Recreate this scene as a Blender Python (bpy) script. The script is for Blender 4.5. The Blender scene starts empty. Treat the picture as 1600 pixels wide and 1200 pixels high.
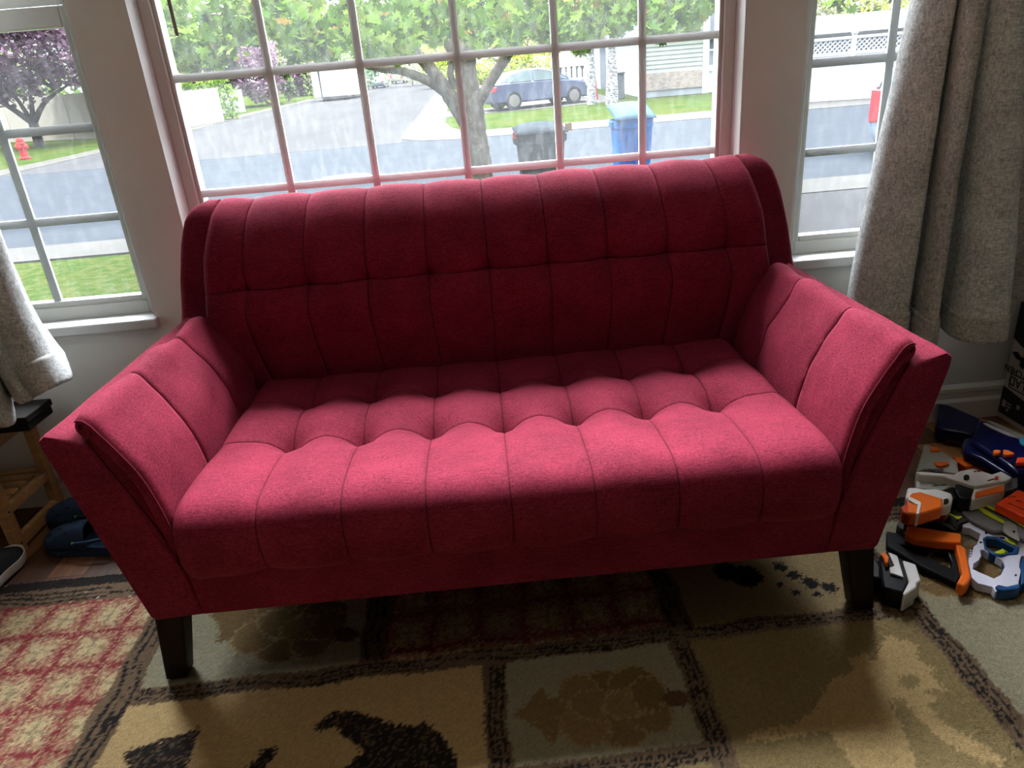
import bpy, math, random
import numpy as np
from mathutils import Vector, Matrix, noise as mnoise
from mathutils.geometry import tessellate_polygon

SC = bpy.context.scene
COL = SC.collection

# ------------------------------------------------------------------ camera
FPX = 1105.5
PITCH, ROLL, YAW = math.radians(23.0675), math.radians(-4.7657), math.radians(1.365)
EYE = np.array([0.0, 0.0, 1.25])
def _rot():
    cy, sy = math.cos(YAW), math.sin(YAW)
    right = np.array([cy, -sy, 0]); fwd = np.array([sy, cy, 0]); up = np.array([0, 0, 1.0])
    f2 = fwd*math.cos(PITCH) - up*math.sin(PITCH); u2 = up*math.cos(PITCH) + fwd*math.sin(PITCH)
    r3 = right*math.cos(ROLL) + u2*math.sin(ROLL); u3 = u2*math.cos(ROLL) - right*math.sin(ROLL)
    return r3, u3, f2
RGT, UPV, FWD = _rot()
cam_data = bpy.data.cameras.new('camera'); cam = bpy.data.objects.new('camera', cam_data); COL.objects.link(cam)
cam_data.sensor_width = 36; cam_data.lens = FPX/1600*36; cam_data.clip_start = .02; cam_data.clip_end = 500
cam.matrix_world = Matrix(((RGT[0], UPV[0], -FWD[0], EYE[0]), (RGT[1], UPV[1], -FWD[1], EYE[1]), (RGT[2], UPV[2], -FWD[2], EYE[2]), (0, 0, 0, 1)))
SC.camera = cam
def on(px, axis, val):
    """measured photo pixel -> world point on the plane axis=val"""
    d = RGT*((px[0]-800)/FPX) - UPV*((px[1]-600)/FPX) + FWD
    return EYE + d*((val-EYE[axis])/d[axis])

# ------------------------------------------------------------------ sky, sun, exposure
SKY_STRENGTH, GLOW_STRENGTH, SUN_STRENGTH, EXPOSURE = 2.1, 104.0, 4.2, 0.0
world = bpy.data.worlds.new('sky'); SC.world = world; world.use_nodes = True
nt = world.node_tree; nt.nodes.clear()
w_out = nt.nodes.new('ShaderNodeOutputWorld'); w_bg = nt.nodes.new('ShaderNodeBackground')
w_tc = nt.nodes.new('ShaderNodeTexCoord'); w_sep = nt.nodes.new('ShaderNodeSeparateXYZ'); w_rmp = nt.nodes.new('ShaderNodeValToRGB')
nt.links.new(w_tc.outputs['Generated'], w_sep.inputs[0]); nt.links.new(w_sep.outputs['Z'], w_rmp.inputs[0])
cr = w_rmp.color_ramp; cr.elements[0].position = 0.0; cr.elements[0].color = (.80, .84, .88, 1)
cr.elements[1].position = 1.0; cr.elements[1].color = (.72, .90, 1.15, 1)
e = cr.elements.new(.12); e.color = (.85, .92, 1.0, 1)
# strong out-of-view sky glow over the street, added to light the room
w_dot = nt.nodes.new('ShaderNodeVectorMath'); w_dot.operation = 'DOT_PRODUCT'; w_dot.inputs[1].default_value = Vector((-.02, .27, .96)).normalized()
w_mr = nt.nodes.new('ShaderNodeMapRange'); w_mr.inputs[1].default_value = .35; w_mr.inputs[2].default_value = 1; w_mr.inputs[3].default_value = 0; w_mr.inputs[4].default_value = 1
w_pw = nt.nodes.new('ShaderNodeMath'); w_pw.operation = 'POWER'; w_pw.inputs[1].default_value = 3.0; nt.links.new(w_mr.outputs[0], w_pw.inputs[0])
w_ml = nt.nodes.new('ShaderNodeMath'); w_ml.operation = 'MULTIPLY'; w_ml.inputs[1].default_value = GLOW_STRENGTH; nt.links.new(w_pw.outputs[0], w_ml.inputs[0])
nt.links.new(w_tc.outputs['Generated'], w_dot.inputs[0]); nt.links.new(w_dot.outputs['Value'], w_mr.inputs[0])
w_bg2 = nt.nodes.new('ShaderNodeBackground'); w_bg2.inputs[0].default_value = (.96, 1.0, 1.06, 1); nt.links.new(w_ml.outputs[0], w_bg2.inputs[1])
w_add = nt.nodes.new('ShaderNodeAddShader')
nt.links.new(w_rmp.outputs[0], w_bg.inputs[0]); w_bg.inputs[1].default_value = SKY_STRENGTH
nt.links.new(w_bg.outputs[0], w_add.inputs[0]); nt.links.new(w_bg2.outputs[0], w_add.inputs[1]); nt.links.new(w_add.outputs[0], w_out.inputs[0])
sun_d = bpy.data.lights.new('sun', 'SUN'); sun = bpy.data.objects.new('sun', sun_d); COL.objects.link(sun)
sun_d.energy = SUN_STRENGTH; sun_d.angle = math.radians(.6); sun_d.color = (1, .96, .88)
sun.rotation_euler = Vector((.50, .38, -.78)).to_track_quat('-Z', 'Y').to_euler()
sun.location = (-6, -4, 12)
vs = SC.view_settings
vs.view_transform = 'Standard'; vs.look = 'None'; vs.exposure = EXPOSURE; vs.gamma = 1; vs.use_curve_mapping = False
SC.cycles.max_bounces = 8; SC.cycles.diffuse_bounces = 4; SC.cycles.transparent_max_bounces = 24
SC.cycles.sample_clamp_indirect = 6

# ------------------------------------------------------------------ helpers
def rgb(r, g, b):
    f = lambda c: (c/255/12.92) if c/255 <= .04045 else ((c/255+.055)/1.055)**2.4
    return (f(r), f(g), f(b), 1)

def mat(name, color, rough=.6, var=0., vscale=20., bump=0., bscale=200., stretch=(1, 1, 1), metallic=0., attr=None, sheen=0., spec=.5,
        color2=None, coat=0., bdist=.002):
    m = bpy.data.materials.new(name); m.use_nodes = True
    n = m.node_tree.nodes; l = m.node_tree.links; b = n['Principled BSDF']
    if len(color) == 3: color = (*color, 1)
    b.inputs['Base Color'].default_value = color; b.inputs['Roughness'].default_value = rough; b.inputs['Metallic'].default_value = metallic
    b.inputs['Specular IOR Level'].default_value = spec
    if sheen: b.inputs['Sheen Weight'].default_value = sheen
    if coat: b.inputs['Coat Weight'].default_value = coat
    src = None
    if var or bump or color2:
        tc = n.new('ShaderNodeTexCoord'); mp = n.new('ShaderNodeMapping'); mp.inputs['Scale'].default_value = stretch
        l.new(tc.outputs['Object'], mp.inputs[0])
    if attr:
        a = n.new('ShaderNodeAttribute'); a.attribute_name = attr; src = a.outputs['Color']
    if var or color2:
        nz = n.new('ShaderNodeTexNoise'); nz.inputs['Scale'].default_value = vscale; nz.inputs['Detail'].default_value = 4
        l.new(mp.outputs[0], nz.inputs[0])
        if color2:
            if len(color2) == 3: color2 = (*color2, 1)
            rp = n.new('ShaderNodeValToRGB'); rp.color_ramp.elements[0].position = .38; rp.color_ramp.elements[1].position = .62
            rp.color_ramp.elements[0].color = color; rp.color_ramp.elements[1].color = color2
            l.new(nz.outputs[0], rp.inputs[0]); src = rp.outputs[0]
        if var:
            mr = n.new('ShaderNodeMapRange'); mr.inputs[1].default_value = .3; mr.inputs[2].default_value = .7
            mr.inputs[3].default_value = 1-var; mr.inputs[4].default_value = 1+var; l.new(nz.outputs[0], mr.inputs[0])
            mx = n.new('ShaderNodeMix'); mx.data_type = 'RGBA'; mx.blend_type = 'MULTIPLY'; mx.inputs[0].default_value = 1
            if src is not None: l.new(src, mx.inputs[6])
            else: mx.inputs[6].default_value = color
            l.new(mr.outputs[0], mx.inputs[7]); src = mx.outputs[2]
    if src is not None: l.new(src, b.inputs['Base Color'])
    if bump:
        nb = n.new('ShaderNodeTexNoise'); nb.inputs['Scale'].default_value = bscale; nb.inputs['Detail'].default_value = 3
        l.new(mp.outputs[0], nb.inputs[0]); bp = n.new('ShaderNodeBump'); bp.inputs['Strength'].default_value = bump
        bp.inputs['Distance'].default_value = bdist; l.new(nb.outputs[0], bp.inputs['Height']); l.new(bp.outputs[0], b.inputs['Normal'])
    return m

def rootloc(o):
    v = Vector((0, 0, 0))
    while o is not None: v += o.location; o = o.parent
    return v

class MB:
    """collects shapes; build() links them as ONE mesh object"""
    def __init__(s): s.v = []; s.f = []; s.cols = None
    def add(s, vs, fs):
        o = len(s.v); s.v += [tuple(float(c) for c in p) for p in vs]; s.f += [tuple(i+o for i in f) for f in fs]; return s
    def grid(s, P, closeu=False, closev=False, flip=False):
        nu, nv = len(P), len(P[0]); fs = []
        for i in range(nu if closeu else nu-1):
            for j in range(nv if closev else nv-1):
                a, b, c, d = i*nv+j, ((i+1) % nu)*nv+j, ((i+1) % nu)*nv+(j+1) % nv, i*nv+(j+1) % nv
                fs.append((a, d, c, b) if flip else (a, b, c, d))
        return s.add([p for r in P for p in r], fs)
    def box(s, x0, x1, y0, y1, z0, z1, M=None):
        vs = [Vector((x, y, z)) for x in (x0, x1) for y in (y0, y1) for z in (z0, z1)]
        if M is not None: vs = [M @ p for p in vs]
        return s.add(vs, [(0, 1, 3, 2), (4, 6, 7, 5), (0, 4, 5, 1), (2, 3, 7, 6), (0, 2, 6, 4), (1, 5, 7, 3)])
    def prism(s, poly, A, B, holes=()):
        """poly: 2-D outline; A, B map a 2-D point to the two end faces"""
        loops = [list(poly)] + [list(h) for h in holes]
        flat = [p for lp in loops for p in lp]; n = len(flat)
        tris = tessellate_polygon([[Vector((p[0], p[1], 0)) for p in lp] for lp in loops])
        vs = [A(p) for p in flat] + [B(p) for p in flat]
        if len(loops) == 1: fs = [tuple(range(n-1, -1, -1)), tuple(range(n, 2*n))]
        else: fs = [tuple(t) for t in tris] + [tuple(i+n for i in reversed(t)) for t in tris]
        o = 0
        for lp in loops:
            k = len(lp)
            for i in range(k): fs.append((o+i, o+(i+1) % k, n+o+(i+1) % k, n+o+i))
            o += k
        return s.add(vs, fs)
    def tube(s, path, r, n=8, cap=True):
        path = [Vector(p) for p in path]; rs = r if isinstance(r, (list, tuple)) else [r]*len(path); rows = []; ref = None
        for i, p in enumerate(path):
            t = (path[min(i+1, len(path)-1)]-path[max(i-1, 0)]).normalized()
            if ref is None: ref = t.orthogonal().normalized()
            ref = (ref-t*ref.dot(t)).normalized(); q = t.cross(ref)
            rows.append([p+(ref*math.cos(a)+q*math.sin(a))*rs[i] for a in [2*math.pi*k/n for k in range(n)]])
        o = len(s.v); s.grid(rows, closev=True)
        if cap: s.f += [tuple(o+k for k in range(n)), tuple(o+(len(path)-1)*n+k for k in range(n-1, -1, -1))]
        return s
    def lathe(s, prof, n=20, M=None, c=(0, 0, 0)):
        """prof: list of (radius, height) around z"""
        rows = []
        for r, z in prof:
            row = [Vector((c[0]+r*math.cos(2*math.pi*k/n), c[1]+r*math.sin(2*math.pi*k/n), c[2]+z)) for k in range(n)]
            rows.append([M @ p for p in row] if M is not None else row)
        o = len(s.v); s.grid(rows, closev=True)
        s.f += [tuple(o+k for k in range(n-1, -1, -1)), tuple(o+(len(prof)-1)*n+k for k in range(n))]
        return s
    def ellipsoid(s, c, r, n=12, m=8, M=None):
        rows = []
        for i in range(m+1):
            a = math.pi*(i/m-.5); ca = max(math.cos(a), .001)
            row = [Vector((r[0]*ca*math.cos(2*math.pi*k/n), r[1]*ca*math.sin(2*math.pi*k/n), r[2]*math.sin(a))) for k in range(n)]
            if M is not None: row = [M @ p for p in row]
            rows.append([p+Vector(c) for p in row])
        return s.grid(rows, closev=True)
    def build(s, name, m, parent=None, smooth=35, bevel=0, seg=2, solid=0, sub=0, local=False, origin='base', recalc=True):
        me = bpy.data.meshes.new(name); ob = bpy.data.objects.new(name, me); COL.objects.link(ob)
        V = np.array(s.v, dtype=float)
        if parent is not None:
            ob.parent = parent
            off = np.zeros(3) if local else np.array(rootloc(parent))
        elif origin == 'base':
            lo, hi = V.min(0), V.max(0); off = np.array([(lo[0]+hi[0])/2, (lo[1]+hi[1])/2, lo[2]]); ob.location = off
        else: off = np.zeros(3)
        me.from_pydata([tuple(p) for p in (V-off)], [], s.f)
        if recalc:
            import bmesh
            bm = bmesh.new(); bm.from_mesh(me); bmesh.ops.recalc_face_normals(bm, faces=bm.faces); bm.to_mesh(me); bm.free()
        if smooth:
            me.polygons.foreach_set('use_smooth', [True]*len(me.polygons)); me.set_sharp_from_angle(angle=math.radians(smooth))
        if m is not None: me.materials.append(m)
        if s.cols is not None:
            ca = me.color_attributes.new('col', 'FLOAT_COLOR', 'POINT')
            ca.data.foreach_set('color', np.array(s.cols, dtype=np.float32).ravel())
        if solid:
            md = ob.modifiers.new('thickness', 'SOLIDIFY'); md.thickness = solid; md.offset = 0
        if bevel:
            md = ob.modifiers.new('bevel', 'BEVEL'); md.width = bevel; md.segments = seg; md.limit_method = 'ANGLE'; md.angle_limit = math.radians(40)
            md.harden_normals = False
        if sub:
            md = ob.modifiers.new('sub', 'SUBSURF'); md.levels = sub; md.render_levels = sub
        me.update()
        return ob

def tag(o, label, cat, group=None, kind=None):
    o['label'] = label; o['category'] = cat
    if group: o['group'] = group
    if kind: o['kind'] = kind
    return o
def thing(name, loc, label, cat, group=None, rz=0.):
    o = bpy.data.objects.new(name, None); COL.objects.link(o); o.location = loc; o.rotation_euler = (0, 0, rz); o.empty_display_size = .1
    return tag(o, label, cat, group)
def struct(o, label=None):
    o['kind'] = 'structure'
    if label: o['label'] = label
    return o
def spl(ctrl, n):
    """Catmull-Rom through control tuples"""
    C = [np.array(c, float) for c in ctrl]; C = [2*C[0]-C[1]] + C + [2*C[-1]-C[-2]]; out = []
    k = len(C)-3
    for i in range(n):
        t = i/(n-1)*k; j = min(int(t), k-1); u = t-j; a, b, c, d = C[j:j+4]
        out.append(.5*((2*b)+(c-a)*u+(2*a-5*b+4*c-d)*u*u+(3*b-a-3*c+d)*u**3))
    return out
def lerp(a, b, t): return a+(b-a)*t
# ------------------------------------------------------------------ room
M_wall = mat('taupe_wall_paint', (.72, .72, .68), .85, var=.03, vscale=6, bump=.15, bscale=160)
M_white = mat('white_trim_paint', rgb(196, 196, 194), .5, var=.03, vscale=9)
M_vinyl = mat('white_window_vinyl', rgb(194, 194, 188), .45, var=.03, vscale=12)
M_muntin = mat('white_muntin_paint', (.88, .88, .87), .45)
M_ceil = mat('ceiling_paint', (.76, .76, .74), .9)

WY, WT = 2.24, .155            # inner face of the window wall, wall thickness
XL, XR, YB, ZC = -2.7, 2.75, -3.6, 2.82
OPEN = [(-1.76, -1.073), (-.915, .811), (.993, 1.68)]   # left, centre, right openings
SILL, HEAD = .645, 2.64

b = MB()
b.box(XL, XR, WY, WY+WT, -.1, SILL); b.box(XL, XR, WY, WY+WT, HEAD, ZC)
xs = [XL] + [x for o in OPEN for x in o] + [XR]
for i in range(0, 8, 2): b.box(xs[i], xs[i+1], WY, WY+WT, SILL, HEAD)
struct(b.build('wall_front', M_wall, smooth=0))
struct(MB().box(XL-.15, XL, YB, WY+WT, -.1, ZC).build('wall_left', M_wall, smooth=0))
struct(MB().box(XR, XR+.15, YB, WY+WT, -.1, ZC).build('wall_right', M_wall, smooth=0))
struct(MB().box(XL-.15, XR+.15, YB-.15, YB, -.1, ZC).build('wall_back', mat('low_bounce_back_wall', (.20, .19, .18), .85), smooth=0))  # unseen wall coloured dark to cut light bounced onto the sofa front
struct(MB().box(XL-.15, XR+.15, YB-.15, WY+WT, ZC, ZC+.15).build('ceiling', M_ceil, smooth=0))

# plank floor: boards run towards the window wall
def floor_material():
    m = bpy.data.materials.new('rustic_wood_planks'); m.use_nodes = True; n = m.node_tree.nodes; l = m.node_tree.links; bs = n['Principled BSDF']
    tc = n.new('ShaderNodeTexCoord'); sp = n.new('ShaderNodeSeparateXYZ'); l.new(tc.outputs['Object'], sp.inputs[0])
    def math_(op, a, b_=None, c=None):
        q = n.new('ShaderNodeMath'); q.operation = op
        for i, v in enumerate((a, b_, c)):
            if v is None: continue
            if isinstance(v, (int, float)): q.inputs[i].default_value = v
            else: l.new(v, q.inputs[i])
        return q.outputs[0]
    u = math_('DIVIDE', math_('ADD', sp.outputs['X'], 1.39+.112*20), .112); iu = math_('FLOOR', u); fu = math_('FRACT', u)
    wn = n.new('ShaderNodeTexWhiteNoise'); wn.noise_dimensions = '1D'; l.new(iu, wn.inputs['W'])
    v = math_('ADD', math_('DIVIDE', sp.outputs['Y'], .9), math_('MULTIPLY', wn.outputs['Value'], 5.)); iv = math_('FLOOR', v); fv = math_('FRACT', v)
    cb = n.new('ShaderNodeCombineXYZ'); l.new(iu, cb.inputs[0]); l.new(iv, cb.inputs[1])
    w2 = n.new('ShaderNodeTexWhiteNoise'); w2.noise_dimensions = '2D'; l.new(cb.outputs[0], w2.inputs['Vector'])
    rp = n.new('ShaderNodeValToRGB'); rp.color_ramp.interpolation = 'LINEAR'
    rp.color_ramp.elements[0].color = rgb(74, 46, 30); rp.color_ramp.elements[1].color = rgb(172, 124, 76)
    e_ = rp.color_ramp.elements.new(.5); e_.color = rgb(112, 72, 46)
    l.new(w2.outputs['Value'], rp.inputs[0])
    mp = n.new('ShaderNodeMapping'); mp.inputs['Scale'].default_value = (60, 4, 1); l.new(tc.outputs['Object'], mp.inputs[0])
    nz = n.new('ShaderNodeTexNoise'); nz.inputs['Scale'].default_value = 1.; nz.inputs['Detail'].default_value = 5; l.new(mp.outputs[0], nz.inputs[0])
    mr = n.new('ShaderNodeMapRange'); mr.inputs[1].default_value = .3; mr.inputs[2].default_value = .7; mr.inputs[3].default_value = .6; mr.inputs[4].default_value = 1.25; l.new(nz.outputs[0], mr.inputs[0])
    edge = math_('MULTIPLY', math_('GREATER_THAN', fu, .02), math_('GREATER_THAN', fv, .004))
    k = math_('MULTIPLY', mr.outputs[0], math_('ADD', math_('MULTIPLY', edge, .7), .3))
    mx = n.new('ShaderNodeMix'); mx.data_type = 'RGBA'; mx.blend_type = 'MULTIPLY'; mx.inputs[0].default_value = 1
    l.new(rp.outputs[0], mx.inputs[6]); l.new(k, mx.inputs[7]); l.new(mx.outputs[2], bs.inputs['Base Color'])
    bs.inputs['Roughness'].default_value = .5
    return m
struct(MB().box(XL, XR, YB, WY, -.1, 0).build('floor', floor_material(), smooth=0, origin='world'))

# baseboard with a stepped profile
M_base = mat('bright_baseboard_paint', (.86, .84, .79), .5)
def baseboard(name, x0, x1):
    prof = [(0, 0), (-.016, 0), (-.016, .070), (-.009, .082), (-.009, .102), (-.013, .108), (-.013, .122), (-.005, .134), (0, .136)]
    return struct(MB().prism(prof, lambda p: (x0, WY+p[0], p[1]), lambda p: (x1, WY+p[0], p[1])).build(name, M_base, smooth=20))
baseboard('baseboard_front', XL, XR)

# windows
M_glass = bpy.data.materials.new('dusty_window_glass')
def glass_mat(m, dust, tint):
    m.use_nodes = True; n = m.node_tree.nodes; l = m.node_tree.links; n.clear()
    o = n.new('ShaderNodeOutputMaterial'); tr = n.new('ShaderNodeBsdfTransparent'); tr.inputs[0].default_value = tint
    tl = n.new('ShaderNodeBsdfTranslucent'); tl.inputs[0].default_value = (.95, .97, 1, 1); gl = n.new('ShaderNodeBsdfGlossy'); gl.inputs['Roughness'].default_value = .03
    tc = n.new('ShaderNodeTexCoord'); nz = n.new('ShaderNodeTexNoise'); nz.inputs['Scale'].default_value = 55; nz.inputs['Detail'].default_value = 6
    mp = n.new('ShaderNodeMapping'); mp.inputs['Scale'].default_value = (1, 1, .35); l.new(tc.outputs['Object'], mp.inputs[0]); l.new(mp.outputs[0], nz.inputs[0])
    mr = n.new('ShaderNodeMapRange'); mr.inputs[1].default_value = .45; mr.inputs[2].default_value = .8; mr.inputs[3].default_value = dust; mr.inputs[4].default_value = dust*2.2; l.new(nz.outputs[0], mr.inputs[0])
    mx = n.new('ShaderNodeMixShader'); l.new(mr.outputs[0], mx.inputs[0]); l.new(tr.outputs[0], mx.inputs[1]); l.new(tl.outputs[0], mx.inputs[2])
    n2 = n.new('ShaderNodeTexNoise'); n2.inputs['Scale'].default_value = 260; n2.inputs['Detail'].default_value = 1; l.new(tc.outputs['Object'], n2.inputs[0])   # dried water spots
    sp = n.new('ShaderNodeMapRange'); sp.inputs[1].default_value = .66; sp.inputs[2].default_value = .72; sp.inputs[3].default_value = 0; sp.inputs[4].default_value = dust*2; l.new(n2.outputs[0], sp.inputs[0])
    ad = n.new('ShaderNodeMath'); ad.operation = 'ADD'; l.new(mr.outputs[0], ad.inputs[0]); l.new(sp.outputs[0], ad.inputs[1]); l.new(ad.outputs[0], mx.inputs[0])
    fr = n.new('ShaderNodeFresnel'); fr.inputs[0].default_value = 1.12
    m2 = n.new('ShaderNodeMixShader'); l.new(fr.outputs[0], m2.inputs[0]); l.new(mx.outputs[0], m2.inputs[1]); l.new(gl.outputs[0], m2.inputs[2])
    l.new(m2.outputs[0], o.inputs[0]); return m
glass_mat(M_glass, .013, (.95, .96, .96, 1))
M_screened = glass_mat(bpy.data.materials.new('screened_window_glass'), .009, (.88, .89, .90, 1))

def bar(b, x0, x1, y0, y1, z0, z1): b.box(x0, x1, y0, y1, z0, z1)
# centre picture window: recess lined white, frame, glass, muntin grid
x0, x1 = OPEN[1]
b = MB(); T = .008
b.box(x0, x0+.002, WY+.001, WY+.08, SILL, HEAD); b.box(x1-.002, x1, WY+.001, WY+.08, SILL, HEAD); b.box(x0, x1, WY+.001, WY+.08, HEAD-.002, HEAD)
struct(b.build('trim_1', M_white, smooth=0))
F0, F1 = WY+.08, WY+.15
win = MB()
fw = .036
for (a, c, d, e_) in ((x0, x0+fw, SILL, HEAD), (x1-fw, x1, SILL, HEAD), (x0+fw, x1-fw, SILL, SILL+fw), (x0+fw, x1-fw, HEAD-fw, HEAD)): win.box(a, c, F0, F1, d, e_)
w2 = struct(win.build('window_2', M_vinyl, bevel=.004, smooth=0))
st = MB()   # inner bead, a step back from the frame face
for (a, c, d, e_) in ((x0+fw, x0+fw+.011, SILL+fw, HEAD-fw), (x1-fw-.011, x1-fw, SILL+fw, HEAD-fw), (x0+fw+.011, x1-fw-.011, SILL+fw, SILL+fw+.011), (x0+fw+.011, x1-fw-.011, HEAD-fw-.011, HEAD-fw)): st.box(a, c, F0+.012, F1-.01, d, e_)
st.build('glazing_bead', M_white, w2, smooth=0, bevel=.002)
mu = MB(); MW = .0115; my0, my1 = WY+.096, WY+.106
gx0, gx1, gz0, gz1 = x0+fw+.011, x1-fw-.011, SILL+fw+.011, HEAD-fw-.011
for mx_ in (-.588, -.318, -.027, .268, .532): mu.box(mx_-MW, mx_+MW, my0, my1, gz0, gz1)
for mz in (1.0, 1.3335, 1.667): mu.box(gx0, gx1, my0+.001, my1-.001, mz-MW, mz+MW)
mu.build('muntin_grid', M_muntin, w2, smooth=0)
MB().box(gx0, gx1, WY+.093, WY+.095, gz0, gz1).build('pane', M_glass, w2, smooth=0)

def side_window(name, x0, x1, mx, mzs, railz):
    f0 = WY+.05; b = MB(); fr = .038
    for (a, c, d, e_) in ((x0, x0+fr, SILL, HEAD), (x1-fr, x1, SILL, HEAD), (x0+fr, x1-fr, SILL, SILL+.042), (x0+fr, x1-fr, HEAD-fr, HEAD)): b.box(a, c, f0+.01, f0+.10, d, e_)
    w = struct(b.build(name, M_vinyl, bevel=.003, smooth=0))
    # lower sash
    s0, s1 = x0+.024, x1-.024; sz0, sz1 = SILL+.030, railz; st_ = .033
    b = MB()
    for (a, c, d, e_) in ((s0, s0+st_, sz0, sz1), (s1-st_, s1, sz0, sz1), (s0+st_, s1-st_, sz0, sz0+.03), (s0+st_, s1-st_, sz1-.055, sz1)): b.box(a, c, f0+.02, f0+.06, d, e_)
    sash = b.build('lower_sash', M_vinyl, w, bevel=.004, smooth=0)
    g0, g1, h0, h1 = s0+st_, s1-st_, sz0+.03, sz1-.055
    m = MB()
    for q in mx: m.box(q-.0125, q+.0125, f0+.032, f0+.040, h0, h1)
    for q in mzs: m.box(g0, g1, f0+.033, f0+.039, q-.0125, q+.0125)
    m.build('muntin_grid', M_vinyl, sash, smooth=0)
    MB().box(g0, g1, f0+.028, f0+.030, h0, h1).build('pane', M_screened, sash, smooth=0)
    b = MB(); uz0 = railz-.02
    for (a, c, d, e_) in ((s0, s0+st_, uz0, HEAD-fr), (s1-st_, s1, uz0, HEAD-fr), (s0+st_, s1-st_, uz0, uz0+.05), (s0+st_, s1-st_, HEAD-fr-.03, HEAD-fr)): b.box(a, c, f0+.064, f0+.098, d, e_)
    us = b.build('upper_sash', M_vinyl, w, bevel=.003, smooth=0)
    MB().box(s0+st_, s1-st_, f0+.08, f0+.082, uz0+.05, HEAD-fr-.03).build('pane', M_glass, us, smooth=0)
    return w
side_window('window_1', OPEN[0][0], OPEN[0][1], (-1.405, -1.673), (1.221, .957), 1.545)
side_window('window_3', OPEN[2][0], OPEN[2][1], (1.297, 1.56), (1.23, .967), 1.545)
def sill(name, xa, xb, front):
    return struct(MB().box(xa, xb, WY-front, WY+.058, SILL-.033, SILL+.001).build(name, M_white, bevel=.006, seg=3, smooth=0))
sill('trim_2', OPEN[0][0]-.012, OPEN[0][1]+.012, .028)
sill('trim_3', OPEN[1][0], OPEN[1][1], .03)
sill('trim_4', OPEN[2][0]-.012, OPEN[2][1]+.012, .028)

# raised blind above the centre window with its tilt wand hanging down
M_wand = mat('smoky_plastic', rgb(120, 104, 98), .35)
bl = thing('window_blind', (-.05, WY+.04, HEAD-.06), 'raised white blind at the head of the centre window with a thin hanging wand', 'blind')
MB().box(x0+.01, x1-.01, WY+.015, WY+.06, HEAD-.045, HEAD-.004).build('headrail', M_white, bl, bevel=.003, smooth=0)
b = MB()
for k in range(3): b.box(x0+.014, x1-.014, WY+.013, WY+.062, HEAD-.055-.008*k, HEAD-.051-.008*k)
b.build('slat_stack', M_white, bl, smooth=0)
wp = [(-.806, WY+.028, HEAD-.05), (-.806, WY+.026, 1.90), (-.803, WY+.024, 1.44)]
b = MB().tube(wp, .0052, 6); b.build('tilt_wand', M_wand, bl, smooth=30)

# added unseen fill light at the ceiling, lifts the shaded rug and curtains
def emitter(name, col, strength):
    m = bpy.data.materials.new(name); m.use_nodes = True; bs = m.node_tree.nodes['Principled BSDF']
    bs.inputs['Base Color'].default_value = (.8, .8, .8, 1); bs.inputs['Emission Color'].default_value = col; bs.inputs['Emission Strength'].default_value = strength; return m
cl = thing('added_fill_light', (0, .75, ZC-.09), 'added unseen fill light, a round glowing shade over the middle of the rug', 'added fill light')
MB().lathe([(.19, -.022), (.195, -.012), (.195, 0)], 32, None, (0, .75, ZC-.0005)).build('base', M_white, cl, smooth=40)
MB().lathe([(.02, -.085), (.09, -.078), (.14, -.06), (.17, -.035), (.178, -.0225)], 32, None, (0, .75, ZC)).build('fill_light_shade', emitter('fill_light_glow', (1, .86, .68, 1), 19.), cl, smooth=40)
# ------------------------------------------------------------------ sofa
def fabric(name, c_dark, c_light, weave=520., slub=True, thread=True, sheen=.25, bump=.55):
    m = bpy.data.materials.new(name); m.use_nodes = True; n = m.node_tree.nodes; l = m.node_tree.links; bs = n['Principled BSDF']
    tc = n.new('ShaderNodeTexCoord')
    def noise(scale, st, det=2):
        mp = n.new('ShaderNodeMapping'); mp.inputs['Scale'].default_value = st; l.new(tc.outputs['Object'], mp.inputs[0])
        q = n.new('ShaderNodeTexNoise'); q.inputs['Scale'].default_value = scale; q.inputs['Detail'].default_value = det; l.new(mp.outputs[0], q.inputs[0]); return q.outputs[0]
    a = noise(weave, (.22, 1, 1)); b = noise(weave, (1, .3, .3)); c = noise(9, (1, 1, 1), 3); d = noise(weave*.6, (.07, 1, 1))
    def mth(op, x, y):
        q = n.new('ShaderNodeMath'); q.operation = op
        for i, v in enumerate((x, y)):
            if isinstance(v, (int, float)): q.inputs[i].default_value = v
            else: l.new(v, q.inputs[i])
        return q.outputs[0]
    s = mth('MULTIPLY', mth('ADD', a, b), .5)
    if slub: s = mth('ADD', mth('MULTIPLY', s, .78), mth('MULTIPLY', d, .22))
    t = mth('ADD', s, mth('MULTIPLY', mth('SUBTRACT', c, .5), .25))
    rp = n.new('ShaderNodeValToRGB'); rp.color_ramp.elements[0].position = .36; rp.color_ramp.elements[1].position = .66
    rp.color_ramp.elements[0].color = c_dark; rp.color_ramp.elements[1].color = c_light; l.new(t, rp.inputs[0])
    out = rp.outputs[0]
    if thread:
        at = n.new('ShaderNodeAttribute'); at.attribute_name = 'col'
        mx = n.new('ShaderNodeMix'); mx.data_type = 'RGBA'; mx.inputs[7].default_value = (c_dark[0]*.25, c_dark[1]*.3, c_dark[2]*.3, 1)
        l.new(at.outputs['Fac'], mx.inputs[0]); l.new(out, mx.inputs[6]); out = mx.outputs[2]
    l.new(out, bs.inputs['Base Color']); bs.inputs['Roughness'].default_value = .9; bs.inputs['Specular IOR Level'].default_value = .15
    bs.inputs['Sheen Weight'].default_value = sheen; bs.inputs['Sheen Roughness'].default_value = .5; bs.inputs['Sheen Tint'].default_value = c_light
    bp = n.new('ShaderNodeBump'); bp.inputs['Strength'].default_value = bump; bp.inputs['Distance'].default_value = .0012; l.new(s, bp.inputs['Height']); l.new(bp.outputs[0], bs.inputs['Normal'])
    return m
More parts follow.
